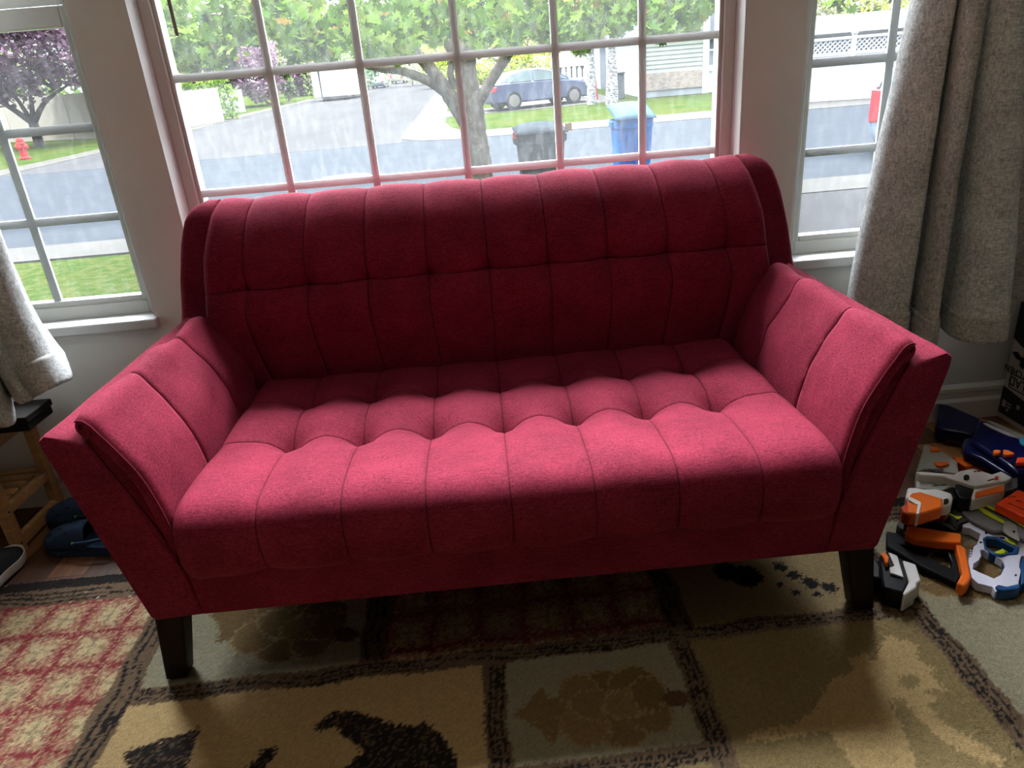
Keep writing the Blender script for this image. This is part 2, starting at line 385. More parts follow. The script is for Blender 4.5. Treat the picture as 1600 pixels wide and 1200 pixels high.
M_red = fabric('red_woven_upholstery', (.092, .0046, .0145, 1), (.26, .022, .049, 1))
M_leg = mat('dark_walnut_wood', rgb(27, 14, 10), .5, spec=.12, var=.3, vscale=6, stretch=(6, 6, 1))

SX = .008
sofa = thing('sofa', (SX, 1.72, 0), 'red tufted fabric sofa with flared arms and dark tapered legs under the centre window', 'sofa')

def cluster(seams, lo, hi, step, eps=.0024):
    """coordinates from lo to hi, with a tight triple around every seam"""
    cuts = [lo] + [s for s in seams if lo < s < hi] + [hi]; out = []
    for i in range(len(cuts)-1):
        a, c = cuts[i], cuts[i+1]; sa, sc_ = i > 0, i < len(cuts)-2
        a2, c2 = a+(eps if sa else 0), c-(eps if sc_ else 0)
        if sa: out.append(a)
        n = max(2, int(round((c2-a2)/step)))
        out += [a2+(c2-a2)*k/n for k in range(n+1)]
    return sorted(set(round(v, 6) for v in out))

def smooth01(t): t = min(1, max(0, t)); return t*t*(3-2*t)
def cushion(name, seamx, halfw, prof, marks, button_rows, seam_rows, puff, edge_r, parent, xfade=None, step=.009, bdepth=.034, brad=.03):
    """tufted cushion: profile (y,z) swept along x and pushed along its normal.
    marks: arc-length ranges [s0,s1] where cross seams apply"""
    fine = spl(prof, 400); S = [0.]
    for i in range(1, 400): S.append(S[-1]+float(np.hypot(*(fine[i]-fine[i-1]))))
    S = np.array(S); Y = np.array([p[0] for p in fine]); Z = np.array([p[1] for p in fine])
    def at(s): return float(np.interp(s, S, Y)), float(np.interp(s, S, Z))
    rows_s = [s if not callable(s) else s(S, Y, Z) for s in seam_rows]
    ss = cluster(rows_s, 0, float(S[-1]), step)
    half0 = max(halfw(at(s)[1]) for s in (0, S[-1]*.5, S[-1]))
    xs_ = cluster(seamx, -half0, half0, .0105)
    # extra fine steps toward both ends
    ext = [half0-edge_r*(1-math.cos(k*math.pi/16)) for k in range(9)]; xs_ = sorted(set(xs_ + [round(v, 6) for v in ext] + [round(-v, 6) for v in ext]))
    pitch = seamx[1]-seamx[0]; bounds = [0] + sorted(rows_s) + [float(S[-1])]
    P, cols = [], []
    for x in xs_:
        row = []
        q = min(seamx, key=lambda v: abs(v-x)); dx = abs(x-q); fx = min(1., dx/(pitch/2))
        for s in ss:
            y, z = at(s); y1, z1 = at(min(s+.004, S[-1])); y0, z0 = at(max(s-.004, 0)); ny, nz = -(z1-z0), (y1-y0); ln = math.hypot(ny, nz); ny, nz = ny/ln, nz/ln
            w = halfw(z); X = x*w/half0
            ds = min([abs(s-r) for r in rows_s] + [9]); j = max(i for i in range(len(bounds)-1) if s >= bounds[i]-1e-9)
            seg = bounds[j+1]-bounds[j]; t = (s-bounds[j])/seg; py = 1-abs(2*t-1)**2.2
            if (j == 0 and t < .5) or (j == len(bounds)-2 and t > .5): py = 1.
            d = puff*(.55*(1-(1-fx)**2)+.45*py)
            for r in button_rows:
                rr = math.hypot(dx, s-r); d -= bdepth*math.exp(-(rr/brad)**1.05)*(1 if abs(q) < half0-.02 else 0)
            thr = 0.
            if dx < .0012: d -= .003; thr = 1
            if ds < .0012: d -= .003; thr = 1
            e_ = half0-abs(x)
            if e_ < edge_r: d -= edge_r-math.sqrt(max(0, edge_r**2-(edge_r-e_)**2))
            d += .004*(mnoise.noise(Vector((x*5, s*5, 3.1)))) + .0015*mnoise.noise(Vector((x*16, s*16, 1.7)))
            row.append((SX+X, y+ny*d, z+nz*d)); cols.append((thr*.5,)*3+(1,))
        P.append(row)
    m = MB().grid(P); m.cols = cols
    return m.build(name, M_red, parent, smooth=80)

def s_at_y(yv, zmin): return lambda S, Y, Z: float(S[min((i for i in range(len(S)) if Z[i] > zmin), key=lambda i: abs(Y[i]-yv))])
def s_at_z(zv): return lambda S, Y, Z: float(S[min((i for i in range(len(S)//2+60)), key=lambda i: abs(Z[i]-zv))])

# seat cushion (bottom front -> front face -> top -> back)
seat_prof = [(1.275, .338), (1.257, .36), (1.249, .40), (1.250, .435), (1.262, .462), (1.29, .481), (1.34, .488), (1.45, .487), (1.575, .484), (1.70, .484), (1.825, .482), (1.93, .482), (2.03, .478)]
_f = spl(seat_prof, 400)
def seat_s(yv):
    S = 0; best = (9, 0)
    for i in range(1, 400):
        S += float(np.hypot(*(_f[i]-_f[i-1])))
        if _f[i][1] > .47 and abs(_f[i][0]-yv) < best[0]: best = (abs(_f[i][0]-yv), S)
    return best[1]
rows = [seat_s(1.575), seat_s(1.822)]
cushion('seat_cushion', [k*.1755 for k in range(-3, 4)], lambda z: .703, seat_prof, None, rows, rows, .016, .035, sofa, bdepth=.054, brad=.038)

# back cushion
back_prof = [(2.00, .43), (1.975, .50), (1.962, .60), (1.958, .70), (1.965, .77), (1.974, .825), (1.991, .88), (2.015, .926), (2.046, .963), (2.082, .988), (2.115, .993), (2.14, .978), (2.15, .94), (2.152, .90)]
_g = spl(back_prof, 400)
S_ = 0; best = (9, 0)
for i in range(1, 250):
    S_ += float(np.hypot(*(_g[i]-_g[i-1])))
    if abs(_g[i][1]-.768) < best[0]: best = (abs(_g[i][1]-.768), S_)
def back_half(z): return float(np.interp(z, [.43, .60, .69, .86, .97, 1.0], [.76, .80, .812, .79, .765, .752]))
cushion('back_cushion', [k*.1712 for k in range(-4, 5)], back_half, back_prof, None, [best[1]], [best[1]], .013, .03, sofa, bdepth=.040, brad=.030)

# base, back panel
b = MB(); b.prism([(-.695, .232), (.695, .232), (.70, .345), (-.70, .345)], lambda p: (SX+p[0], 1.2645, p[1]), lambda p: (SX+p[0], 2.15, p[1]))
b.build('base', M_red, sofa, bevel=.006, smooth=40)
b = MB(); b.prism([(-.80, .232), (.80, .232), (.87, .66), (.77, .955), (.74, .97), (-.74, .97), (-.77, .955), (-.87, .66)], lambda p: (SX+p[0], 2.135, p[1]), lambda p: (SX+p[0], 2.175, p[1]))
b.build('back_panel', M_red, sofa, bevel=.01, smooth=40)
# arms, wings, arm pads
for sgn in (-1, 1):
    out_ = [(.688, .232), (.795, .228), (.803, .236), (.9, .672), (.9, .684), (.888, .693), (.838, .680), (.815, .655), (.70, .35)]
    b = MB(); n = 26; rowsA = []
    ys = [1.262, 1.266, 1.274] + [1.274+(2.17-1.274)*k/n for k in range(1, n+1)]
    cx, cz = .79, .47
    for y in ys:
        ins = {1.262: .010, 1.266: .003}.get(y, 0.); r = []
        for (px_, pz) in out_:
            dx, dz = px_-cx, pz-cz; L = math.hypot(dx, dz); k = 1-ins/L
            w = .004*mnoise.noise(Vector((px_*7, y*7, pz*7+sgn))) if 1.3 < y else 0
            crown = 0
            r.append((SX+sgn*(cx+dx*k+w*.5), y, cz+dz*k+w*.6+crown))
        rowsA.append(r)
    b.grid(rowsA, closev=True); k = len(out_); o = (len(rowsA)-1)*k
    b.f += [tuple(range(k-1, -1, -1)), tuple(o+i for i in range(k))]
    b.build('arm', M_red, sofa, smooth=38)
    # wing rising from the arm beside the back cushion
    rowsW = []
    for t in range(31):
        z = lerp(.655, 1.004, t/30)
        xo = float(np.interp(z, [.655, .69, .80, .90, .96, .985, .997, 1.004], [.915, .913, .893, .867, .846, .828, .808, .787]))
        xi = float(np.interp(z, [.655, .69, .86, .96, 1.004], [.80, .80, .775, .752, .75]))
        yf = float(np.interp(z, [.655, .675, .70, .80, .88, .93, .965, .99, 1.004], [1.985, 2.012, 2.026, 2.034, 2.040, 2.047, 2.06, 2.08, 2.105]))
        yb = float(np.interp(z, [.655, .95, .985, 1.004], [2.175, 2.175, 2.16, 2.135]))
        r = []; mx_, my_ = (xo+xi)/2, (yf+yb)/2; hx, hy = (xo-xi)/2, (yb-yf)/2
        for q in range(28):
            a = 2*math.pi*q/28; ca, sa = math.cos(a), math.sin(a); p = .42
            ux = math.copysign(abs(ca)**p, ca); uy = math.copysign(abs(sa)**p, sa)
            r.append((SX+sgn*(mx_+hx*ux), my_+hy*uy, z))
        rowsW.append(r)
    b = MB(); b.grid(rowsW, closev=True); b.f.append(tuple(len(b.v)-28+i for i in range(28)))
    b.build('wing', M_red, sofa, smooth=60)
    # loose looking pad inside the arm: cross section (x outwards, z), seams across it
    sec = spl([(.818, .672), (.831, .692), (.830, .708), (.819, .714), (.803, .705), (.783, .672), (.760, .632), (.738, .586), (.722, .53), (.711, .47), (.703, .41), (.698, .36)], 46)
    ysP = cluster([1.52, 1.775], 1.272, 1.972, .0135); P, cols = [], []
    for y in ysP:
        dy = min(abs(y-1.52), abs(y-1.775)); seg = [1.272, 1.52, 1.775, 1.972]; j = max(i for i in range(3) if y >= seg[i]-1e-9); t = (y-seg[j])/(seg[j+1]-seg[j])
        puff = (1-abs(2*t-1)**2)*.009
        ef = min(y-1.272, 1.972-y); edge = .018*(1-math.sqrt(max(0, 1-(1-min(1, ef/.02))**2)))
        r = []
        for i, (px_, pz) in enumerate(sec):
            a = sec[max(i-1, 0)]; c = sec[min(i+1, 45)]; nx, nz = -(a[1]-c[1]), (a[0]-c[0]); L = math.hypot(nx, nz) or 1; nx, nz = nx/L, nz/L
            wr = .011*mnoise.noise(Vector((y*6+sgn*4, pz*17-y*9, 2.2)))*smooth01((y-1.40)/.25) + .002*mnoise.noise(Vector((y*22, pz*22, sgn)))
            d = puff-edge + wr*smooth01((i-4)/8) + (-.005 if dy < .0012 else 0)
            if i < 5: d = min(d, .003)
            r.append((SX+sgn*(px_+nx*d), y, pz+nz*d)); cols.append(((.85 if dy < .0012 or (y < 1.28 and 2 < i < 44 and False) else 0),)*3+(1,))
        P.append(r)
    m = MB().grid(P)
    # front and back end faces closed against the arm plane
    nrow = len(P); nc = 46
    plane = [(.82, .69), (.70, .35)]
    for end, yv in ((0, 1.279), (nrow-1, 1.968)):
        ring = [end*nc+i for i in range(nc)]; o = len(m.v)
        m.v += [(SX+sgn*(lerp(px_, lerp(plane[0][0], plane[1][0], i/45), .04)), yv, pz-.002) for i, (px_, pz) in enumerate(sec)]; cols += [(0, 0, 0, 1)]*nc
        for i in range(nc-1): m.f.append((ring[i], ring[i+1], o+i+1, o+i))
        m.f.append(tuple(o+i for i in range(nc)))
    m.cols = cols
    pad = m.build('arm_pad', M_red, sofa, smooth=60)
    pip = MB().tube([(SX+sgn*px_*.9985, 1.2725, pz+.001) for (px_, pz) in sec[10:44]], .0016, 6)
    pip.cols = [(0.25,)*3+(1,)]*len(pip.v)
    pip.build('piping', M_red, pad, smooth=60)
    # legs
    for (yt, yb_) in ((1.30, 1.312), (2.06, 2.10)):
        b = MB(); T = [(.752, yt), (.818, yt), (.818, yt+.062), (.752, yt+.062)]; B = [(.80, yb_), (.85, yb_), (.85, yb_+.045), (.80, yb_+.045)]
        b.add([(SX+sgn*x, y, .236) for x, y in T] + [(SX+sgn*x, y, .0155) for x, y in B], [(0, 1, 2, 3), (7, 6, 5, 4)] + [(i, 4+i, 4+(i+1) % 4, (i+1) % 4) for i in range(4)])
        b.build('leg', M_leg, sofa, smooth=0, bevel=.004)
# ------------------------------------------------------------------ rug
RX0, RX1, RY0, RY1, RH = -1.82, 1.86, -.55, 1.765, .012
def inside(poly, X, Y):
    r = np.zeros(X.shape, bool); n = len(poly); j = n-1
    for i in range(n):
        xi, yi = poly[i]; xj, yj = poly[j]
        c = ((yi > Y) != (yj > Y)); r ^= c & (X < (xj-xi)*(Y-yi)/((yj-yi) if abs(yj-yi) > 1e-9 else 1e-9)+xi); j = i
    return r
def rug():
    rs = np.random.RandomState(4)
    gx = np.arange(RX0, RX1+1e-6, .0050); gy = np.concatenate([np.arange(RY0, .74, .05), np.arange(.745, RY1+1e-6, .0050)])
    X, Y0 = np.meshgrid(gx, gy, indexing='ij')
    jx = rs.normal(0, .0022, X.shape); jy = rs.normal(0, .0022, X.shape)
    def low(s, k):   # smooth wobble
        return .004*(np.sin(X*s+k)+np.sin(Y0*s*1.3+2*k)+np.sin((X+Y0)*s*.7+k*3))/3*2
    x = X+jx+low(31, 1); y = Y0-.019*(X+.9)*(X > -.95)+jy+low(27, 2)
    C = np.zeros(X.shape+(3,)); rnd = rs.rand(*X.shape)
    def put(mask, col, var=.12):
        C[mask] = np.array(col)*(1+var*(rnd[mask][:, None]*2-1))
    cream, olive, blue, brown, black = (.44, .31, .15), (.21, .155, .070), (.27, .245, .165), (.135, .09, .055), (.018, .015, .014)
    cone, coned, moose, tan = (.215, .14, .058), (.11, .055, .028), (.38, .265, .125), (.29, .21, .105)
    put(np.ones(X.shape, bool), olive)
    def plaid(mask, ox, oy, cxp, cyp):
        fx = np.abs((x-ox)/cxp-np.round((x-ox)/cxp)); fy = np.abs((y-oy)/cyp-np.round((y-oy)/cyp))
        rag = np.minimum(rs.rand(*X.shape), rs.rand(*X.shape))*.26
        put(mask, (.27, .125, .085), .4)
        c = mask & (fx < .15+rag) & (fy < .15+rag); put(c, (.42, .325, .18))
        m = mask & ~c & (rs.rand(*X.shape) < .22); put(m, (.38, .27, .15))
        r = mask & ((fx > .43) | (fy > .435)) & (rs.rand(*X.shape) < .72); put(r, (.20, .032, .036), .25)
        o = mask & (((fx < .035) | (fy < .03)) & c) & (rs.rand(*X.shape) < .85); put(o, (.24, .19, .11), .2)
    def strip(mask, across, along):
        put(mask, brown, .22)
        u = across + .10*np.sin(along*9)+.06*np.sin(along*23+1); brk = np.sin(along*37+np.round(across*6)*2.1)+np.sin(along*13)
        for c_ in (.22, .47, .74): put(mask & (np.abs(u-c_) < .055) & (brk > -1.1), black, .2)
        put(mask & (np.abs(u-.52) < .10) & (np.sin(along*17) > .93), black)
    # panels
    put((y < 1.25) & (x > -.91) & (x < -.09), cream)
    rowA = (y > 1.29) & (y < 1.655)
    put(rowA & (x > -.91) & (x < -.385), blue); plaid(rowA & (x > -.33) & (x < .36), -.27, 1.385, .115, .118)
    put(rowA & (x > .415) & (x < .955), tan); put(((x > .98)), blue)
    put((y < 1.255) & (y > .975) & (x > -.045) & (x < .35), blue)
    plaid((x < -.97) & (y < 1.66), -1.339-.0, 1.58, .122, .126)
    # black bear group on the cream panel
    bears = [[(-.455,1.12),(-.452,1.15),(-.417,1.172),(-.372,1.166),(-.325,1.142),(-.28,1.118),(-.237,1.113),(-.22,1.121),(-.194,1.095),(-.167,1.06),(-.15,1.02),(-.14,.97),(-.15,.90),(-.20,.88),(-.21,.95),(-.30,.94),(-.32,.88),(-.38,.88),(-.376,1.026),(-.341,1.066),(-.374,1.089),(-.418,1.13)],
             [(-.86,1.118),(-.826,1.129),(-.759,1.151),(-.719,1.165),(-.709,1.158),(-.713,1.125),(-.704,1.095),(-.706,1.06),(-.72,.98),(-.76,.90),(-.83,.90),(-.84,1.0),(-.83,1.08)],
             [(-.575,1.05),(-.553,1.091),(-.527,1.095),(-.53,1.065),(-.55,1.0),(-.56,.9),(-.62,.9),(-.61,1.0)]]
    xb, yb = X+jx*1.5, Y0+jy*1.5
    for p in bears:
        m = inside(p, xb, yb); put(m, black, .2); put(m & (rs.rand(*X.shape) < .22), (.10, .065, .04))
    # moose silhouette
    mp = [(.649,1.112),(.597,1.052),(.545,1.021),(.438,1.011),(.435,.994),(.50,.985),(.561,.996),(.598,.996),(.605,.911),(.62,.80),(.73,.80),(.719,.898),(.745,1.0),(.75,1.051),(.778,1.058),(.785,.991),(.804,.937),(.84,.903),(.87,.884),(.884,.894),(.869,.925),(.854,.952),(.825,.982),(.827,1.004),(.815,1.033),(.855,1.048),(.823,1.067),(.881,1.064),(.872,1.09),(.89,1.125),(.868,1.15),(.893,1.191),(.874,1.212),(.848,1.227),(.809,1.203),(.78,1.15),(.771,1.179),(.726,1.174),(.726,1.141)]
    put(inside(mp, xb, yb) & (x < .925), moose)
    put(inside([(.795,1.10),(.83,1.115),(.845,1.10),(.83,1.08),(.80,1.075)], xb, yb), olive); put(inside([(.455,1.003),(.53,1.005),(.55,1.011),(.50,.998)], xb, yb), olive)
    # pine cones (woven scales with pale outlines)
    def cone_at(cx, cy, s, ang, dark=1.):
        ca, sa = math.cos(ang), math.sin(ang); u = ((xb-cx)*ca+(yb-cy)*sa)/s; v = (-(xb-cx)*sa+(yb-cy)*ca)/s
        star = inside([(-.195,-.005),(-.15,.03),(-.125,.075),(-.115,.03),(-.06,.03),(-.09,-.02),(-.075,-.05),(-.12,-.085),(-.14,-.045)], u, v); put(star, np.array(cone)*.95*dark)
        k = 0
        for (qx, qy, rx, ry, an) in ((.0,.05,.055,.04,.5),(.02,-.055,.06,.045,-.6),(-.05,.045,.045,.04,.9),(-.045,-.045,.05,.05,-.8),(.07,.045,.05,.055,-.7),(.09,-.03,.045,.05,.6),(-.01,0,.06,.038,-.25),(.05,.0,.05,.036,.35),(.10,.02,.035,.045,-.2)):
            c2, s2 = math.cos(an), math.sin(an); a = ((u-qx)*c2+(v-qy)*s2)/rx; b_ = (-(u-qx)*s2+(v-qy)*c2)/ry; r = a*a+b_*b_
            put(r < 1.22, tan); put(r < 1, np.array(cone)*(.8+.09*(k % 4))*dark); k += 1
        put(((u-.155)/.03)**2+((v+.0)/.022)**2 < 1, np.array(coned)*dark)
    cone_at(.165, 1.115, 1.0, -.02); cone_at(-.60, 1.47, 1.15, -.35, .8); cone_at(1.16, 1.42, 1.2, 2.8); cone_at(1.25, .98, 1.1, -.3)
    # paw prints
    for (px_, py_, r) in ((1040,890,.0),(1165,900,.042),(1135,893,.036),(1219,886,.017),(1240,899,.018),(1265,911,.019),(1296,918,.018),(1218,914,.009),(1243,926,.010),(1276,929,.010)):
        if r:
            q = on((px_, py_), 2, RH); put(((xb-q[0])/r)**2+((yb-q[1])/(r*1.05))**2 < 1, black)
    # strips
    hs = (y > 1.245) & (y < 1.295) & (x > -.91) & (x < .955); strip(hs, (y-1.245)/.05, x)
    for (a, c, y0, y1) in ((-.39, -.325, 1.295, 1.66), (.355, .42, 1.295, 1.66), (-.093, -.04, -9, 1.245), (.345, .402, -9, 1.245)):
        strip((x > a) & (x < c) & (y > y0) & (y < y1), (x-a)/(c-a), y)
    strip((x > -.975) & (x < -.905) & (y < 1.66), (x+.975)/.07, y); strip((x > .925) & (x < .985) & (y < 1.66), (x-.925)/.06, y)
    strip((y > .925) & (y < .975) & (x > -.04) & (x < .345), (y-.925)/.05, x)
    yy = Y0+jy-.0*X
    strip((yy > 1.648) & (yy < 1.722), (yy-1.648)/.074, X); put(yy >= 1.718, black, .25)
    specks = (rs.rand(*X.shape) < .0012); put(specks & (yy > 1.6), (.5, .48, .42))
    Zp = RH+rs.normal(0, .0011, X.shape); Zp[[0, -1], :] = 0; Zp[:, [0, -1]] = 0
    nx, ny = X.shape; idx = np.arange(nx*ny).reshape(nx, ny)
    me = bpy.data.meshes.new('area_rug'); ob = bpy.data.objects.new('area_rug', me); COL.objects.link(ob)
    cxm, cym = (RX0+RX1)/2, (RY0+RY1)/2; ob.location = (cxm, cym, 0)
    vs = np.stack([X-cxm, Y0-cym, Zp], -1).reshape(-1, 3)
    q = np.stack([idx[:-1, :-1], idx[1:, :-1], idx[1:, 1:], idx[:-1, 1:]], -1).reshape(-1, 4)
    me.vertices.add(len(vs)); me.vertices.foreach_set('co', vs.ravel()); me.loops.add(q.size); me.loops.foreach_set('vertex_index', q.ravel())
    me.polygons.add(len(q)); me.polygons.foreach_set('loop_start', np.arange(0, q.size, 4)); me.polygons.foreach_set('loop_total', np.full(len(q), 4))
    me.update(calc_edges=True); me.validate()
    ca = me.color_attributes.new('col', 'FLOAT_COLOR', 'POINT'); ca.data.foreach_set('color', np.concatenate([C, np.ones(C.shape[:2]+(1,))], -1).astype(np.float32).ravel())
    me.materials.append(mat('woven_rug_pile', (.3, .2, .1), .95, var=.25, vscale=420, bump=.9, bscale=330, attr='col', spec=.1, bdist=.004))
    tag(ob, 'brown patchwork lodge rug with bears, moose, pine cones and red plaid under the sofa', 'rug')
rug()
# ------------------------------------------------------------------ curtains
M_curt = fabric('grey_linen_curtain', (.27, .275, .265, 1), (.86, .87, .84, 1), weave=230, thread=False, sheen=.1, bump=.8)
_n = M_curt.node_tree.nodes; _l = M_curt.node_tree.links; _t = _n.new('ShaderNodeBsdfTranslucent'); _t.inputs[0].default_value = (.62, .58, .53, 1)   # thin cloth lets some daylight through
_m = _n.new('ShaderNodeMixShader'); _m.inputs[0].default_value = .14; _l.new(_n['Principled BSDF'].outputs[0], _m.inputs[1]); _l.new(_t.outputs[0], _m.inputs[2]); _l.new(_m.outputs[0], _n['Material Output'].inputs[0])
M_rod = mat('dark_rod_metal', rgb(50, 44, 42), .4, metallic=.8)
def curtain(label, ctrl, xmap, ztop, rodx, n=150, nz=70):
    """ctrl: (x, y, hem z) of the hem; xmap(x, y, z) -> x,y higher up"""
    C = spl(ctrl, n); root = thing('curtain', (float(np.mean([c[0] for c in C])), 2.1, .4), label, 'curtain')
    P = []
    for j in range(nz+1):
        t = j/nz; r = []
        for i, c in enumerate(C):
            z = lerp(c[2], ztop, t); x, y = xmap(c[0], c[1], z, c[2])
            w = .006*mnoise.noise(Vector((x*9, z*5, 7.7)))+.003*mnoise.noise(Vector((x*25, z*14, 1.2)))
            r.append((x, y+w, z))
        P.append(r)
    MB().grid(P).build('panel', M_curt, root, smooth=180, solid=.0035)
    # turned-up hem: a second layer with its stitched upper edge
    P = []
    for j in range(9):
        t = j/8; r = []
        for i, c in enumerate(C):
            z = lerp(c[2]-.002, c[2]+.078, t); x, y = xmap(c[0], c[1], z, c[2])
            a = C[max(i-1, 0)]; d = C[min(i+1, n-1)]; tx, ty = d[0]-a[0], d[1]-a[1]; L = math.hypot(tx, ty) or 1
            w = .006*mnoise.noise(Vector((x*9, z*5, 7.7)))+.003*mnoise.noise(Vector((x*25, z*14, 1.2)))
            sg = 1 if C[-1][0] > C[0][0] else -1; r.append((x+sg*ty/L*.0045, y-sg*tx/L*.0045+w-.001, z))
        P.append(r)
    MB().grid(P).build('hem', M_curt, root, smooth=180, solid=.003)
    rod = thing('curtain_rod', (sum(rodx)/2, 2.12, ztop), 'dark metal curtain rod above the %s window' % ('left' if rodx[0] < 0 else 'right'), 'curtain rod')
    MB().tube([(rodx[0], 2.12, ztop+.012), (rodx[1], 2.12, ztop+.012)], .011, 12).build('rod', M_rod, rod)
    for x in rodx:
        MB().ellipsoid((x, 2.12, ztop+.012), (.022, .022, .022)).build('finial', M_rod, rod)
        b = MB(); b.box(x-.008, x+.008, 2.12, 2.24, ztop, ztop+.02); b.build('bracket', M_rod, rod, smooth=0)
    return root
XB = [1.10, 1.135, 1.262, 1.30, 1.337, 1.418, 1.555, 1.70, 1.86]; XT = [1.205, 1.228, 1.283, 1.291, 1.361, 1.370, 1.452, 1.56, 1.67]
def right_map(x, y, z, zb):
    t = max(0, (z-.44)/.93); t2 = t**1.5 if t < 1 else 1+(t-1)*.4
    return x+(float(np.interp(x, XB, XT))-x)*t2, y+(2.11-y)*min(1, t*.25)
curtain('grey linen curtain hanging at the right, between the right window and the salad box',
        [(1.165, 2.165, .452), (1.138, 2.125, .452), (1.135, 2.06, .45), (1.185, 2.0, .448), (1.243, 1.97, .446), (1.262, 2.0, .445), (1.245, 2.10, .447), (1.28, 2.18, .45), (1.335, 2.18, .45), (1.318, 2.09, .445), (1.302, 1.975, .43), (1.318, 1.93, .42), (1.336, 1.97, .43),
         (1.33, 2.09, .44), (1.36, 2.18, .45), (1.42, 2.182, .45), (1.425, 2.09, .44), (1.418, 1.99, .425), (1.445, 1.945, .42), (1.50, 1.93, .418), (1.548, 1.945, .42), (1.558, 2.0, .43), (1.55, 2.10, .45), (1.60, 2.175, .465), (1.70, 2.175, .465), (1.80, 2.165, .465), (1.85, 2.185, .465)],
        right_map, 2.24, (1.08, 1.86))
LC = [(98, 552, 2.13), (106, 574, 2.06), (110, 590, 1.99), (97, 598, 1.945), (80, 606, 1.925), (62, 616, 1.93), (52, 622, 1.955), (44, 626, 1.935), (36, 630, 1.955), (30, 626, 2.00), (20, 616, 2.06), (16, 622, 2.05), (22, 650, 1.98), (20, 666, 1.935), (8, 674, 1.925), (-8, 680, 1.95),
      (-22, 684, 2.0), (-34, 690, 2.02), (-46, 696, 1.95), (-62, 706, 1.925), (-80, 714, 1.97), (-96, 716, 2.03), (-112, 728, 1.95), (-130, 736, 1.94), (-150, 742, 2.0)]
LC = [(lambda q: (float(q[0]), float(q[1]), max(.446, float(q[2]))))(on((x, y), 1, d)) for x, y, d in LC]
def left_map(x, y, z, zb):
    t = max(0., z-zb); k = 1-math.exp(-t*6.5); k2 = 1-math.exp(-t*2.6)
    x2 = -1.35+(x-LC[2][0])*.80
    return x+(x2-x)*k, y+(2.10+(y-2.0)*.75-y)*k2
curtain('grey linen curtain at the far left, flared at its turned-up hem above the pine rack', LC, left_map, 2.24, (-2.0, -1.15))

# ------------------------------------------------------------------ pine shoe rack, shoes
M_pine = mat('knotty_pine', rgb(176, 134, 84), .5, var=.22, vscale=5, stretch=(3, 3, 14))
M_pine_x = mat('knotty_pine_slats', rgb(182, 140, 90), .5, var=.22, vscale=5, stretch=(2, 14, 14))
rk = thing('shoe_rack', (-1.93, 2.06, 0), 'low slatted pine shoe rack against the wall at the far left', 'shoe rack')
RXA, RXB = -2.36, -1.535
for xr in (RXB, RXA):
    for (y0, y1) in ((1.925, 1.962), (2.165, 2.20)):
        MB().box(xr-.028, xr, y0, y1, 0, .378).build('post', M_pine, rk, bevel=.003, smooth=0)
    for (z0, z1) in ((.016, .056), (.135, .165), (.338, .372)):
        MB().box(xr-.024, xr-.004, 1.962, 2.165, z0, z1).build('side_rail', M_pine_x, rk, bevel=.002, smooth=0)
for zt in (.163, .376):
    for k in range(6):
        y = 1.928+k*.0465; MB().box(RXA-.0 if zt > .3 else RXA, (RXB if zt > .3 else RXB-.028), y, y+.034, zt, zt+.011).build('slat', M_pine_x, rk, bevel=.002, smooth=0)
M_hole = mat('dark_hole', (.02, .012, .008), .9)
for z in (.036, .15, .355):
    MB().lathe([(.0035, 0), (.0035, .0015)], 10, Matrix.Translation((RXB-.0005, 1.943, z)) @ Matrix.Rotation(math.pi/2, 4, 'Y')).build('screw_hole', M_hole, rk, smooth=0)

M_dkbox = mat('dark_brown_card', (.012, .0095, .008), .8, spec=.15, var=.08, vscale=14)
t = thing('storage_box', (-1.58, 2.07, .387), 'dark brown box on the pine rack under the curtain hem', 'box')
MB().box(-1.74, -1.425, 2.005, 2.14, .3875, .43).build('body', M_dkbox, t, bevel=.004, smooth=0)
MB().box(-1.744, -1.421, 2.001, 2.144, .414, .436).build('lid', M_dkbox, t, bevel=.003, smooth=0)

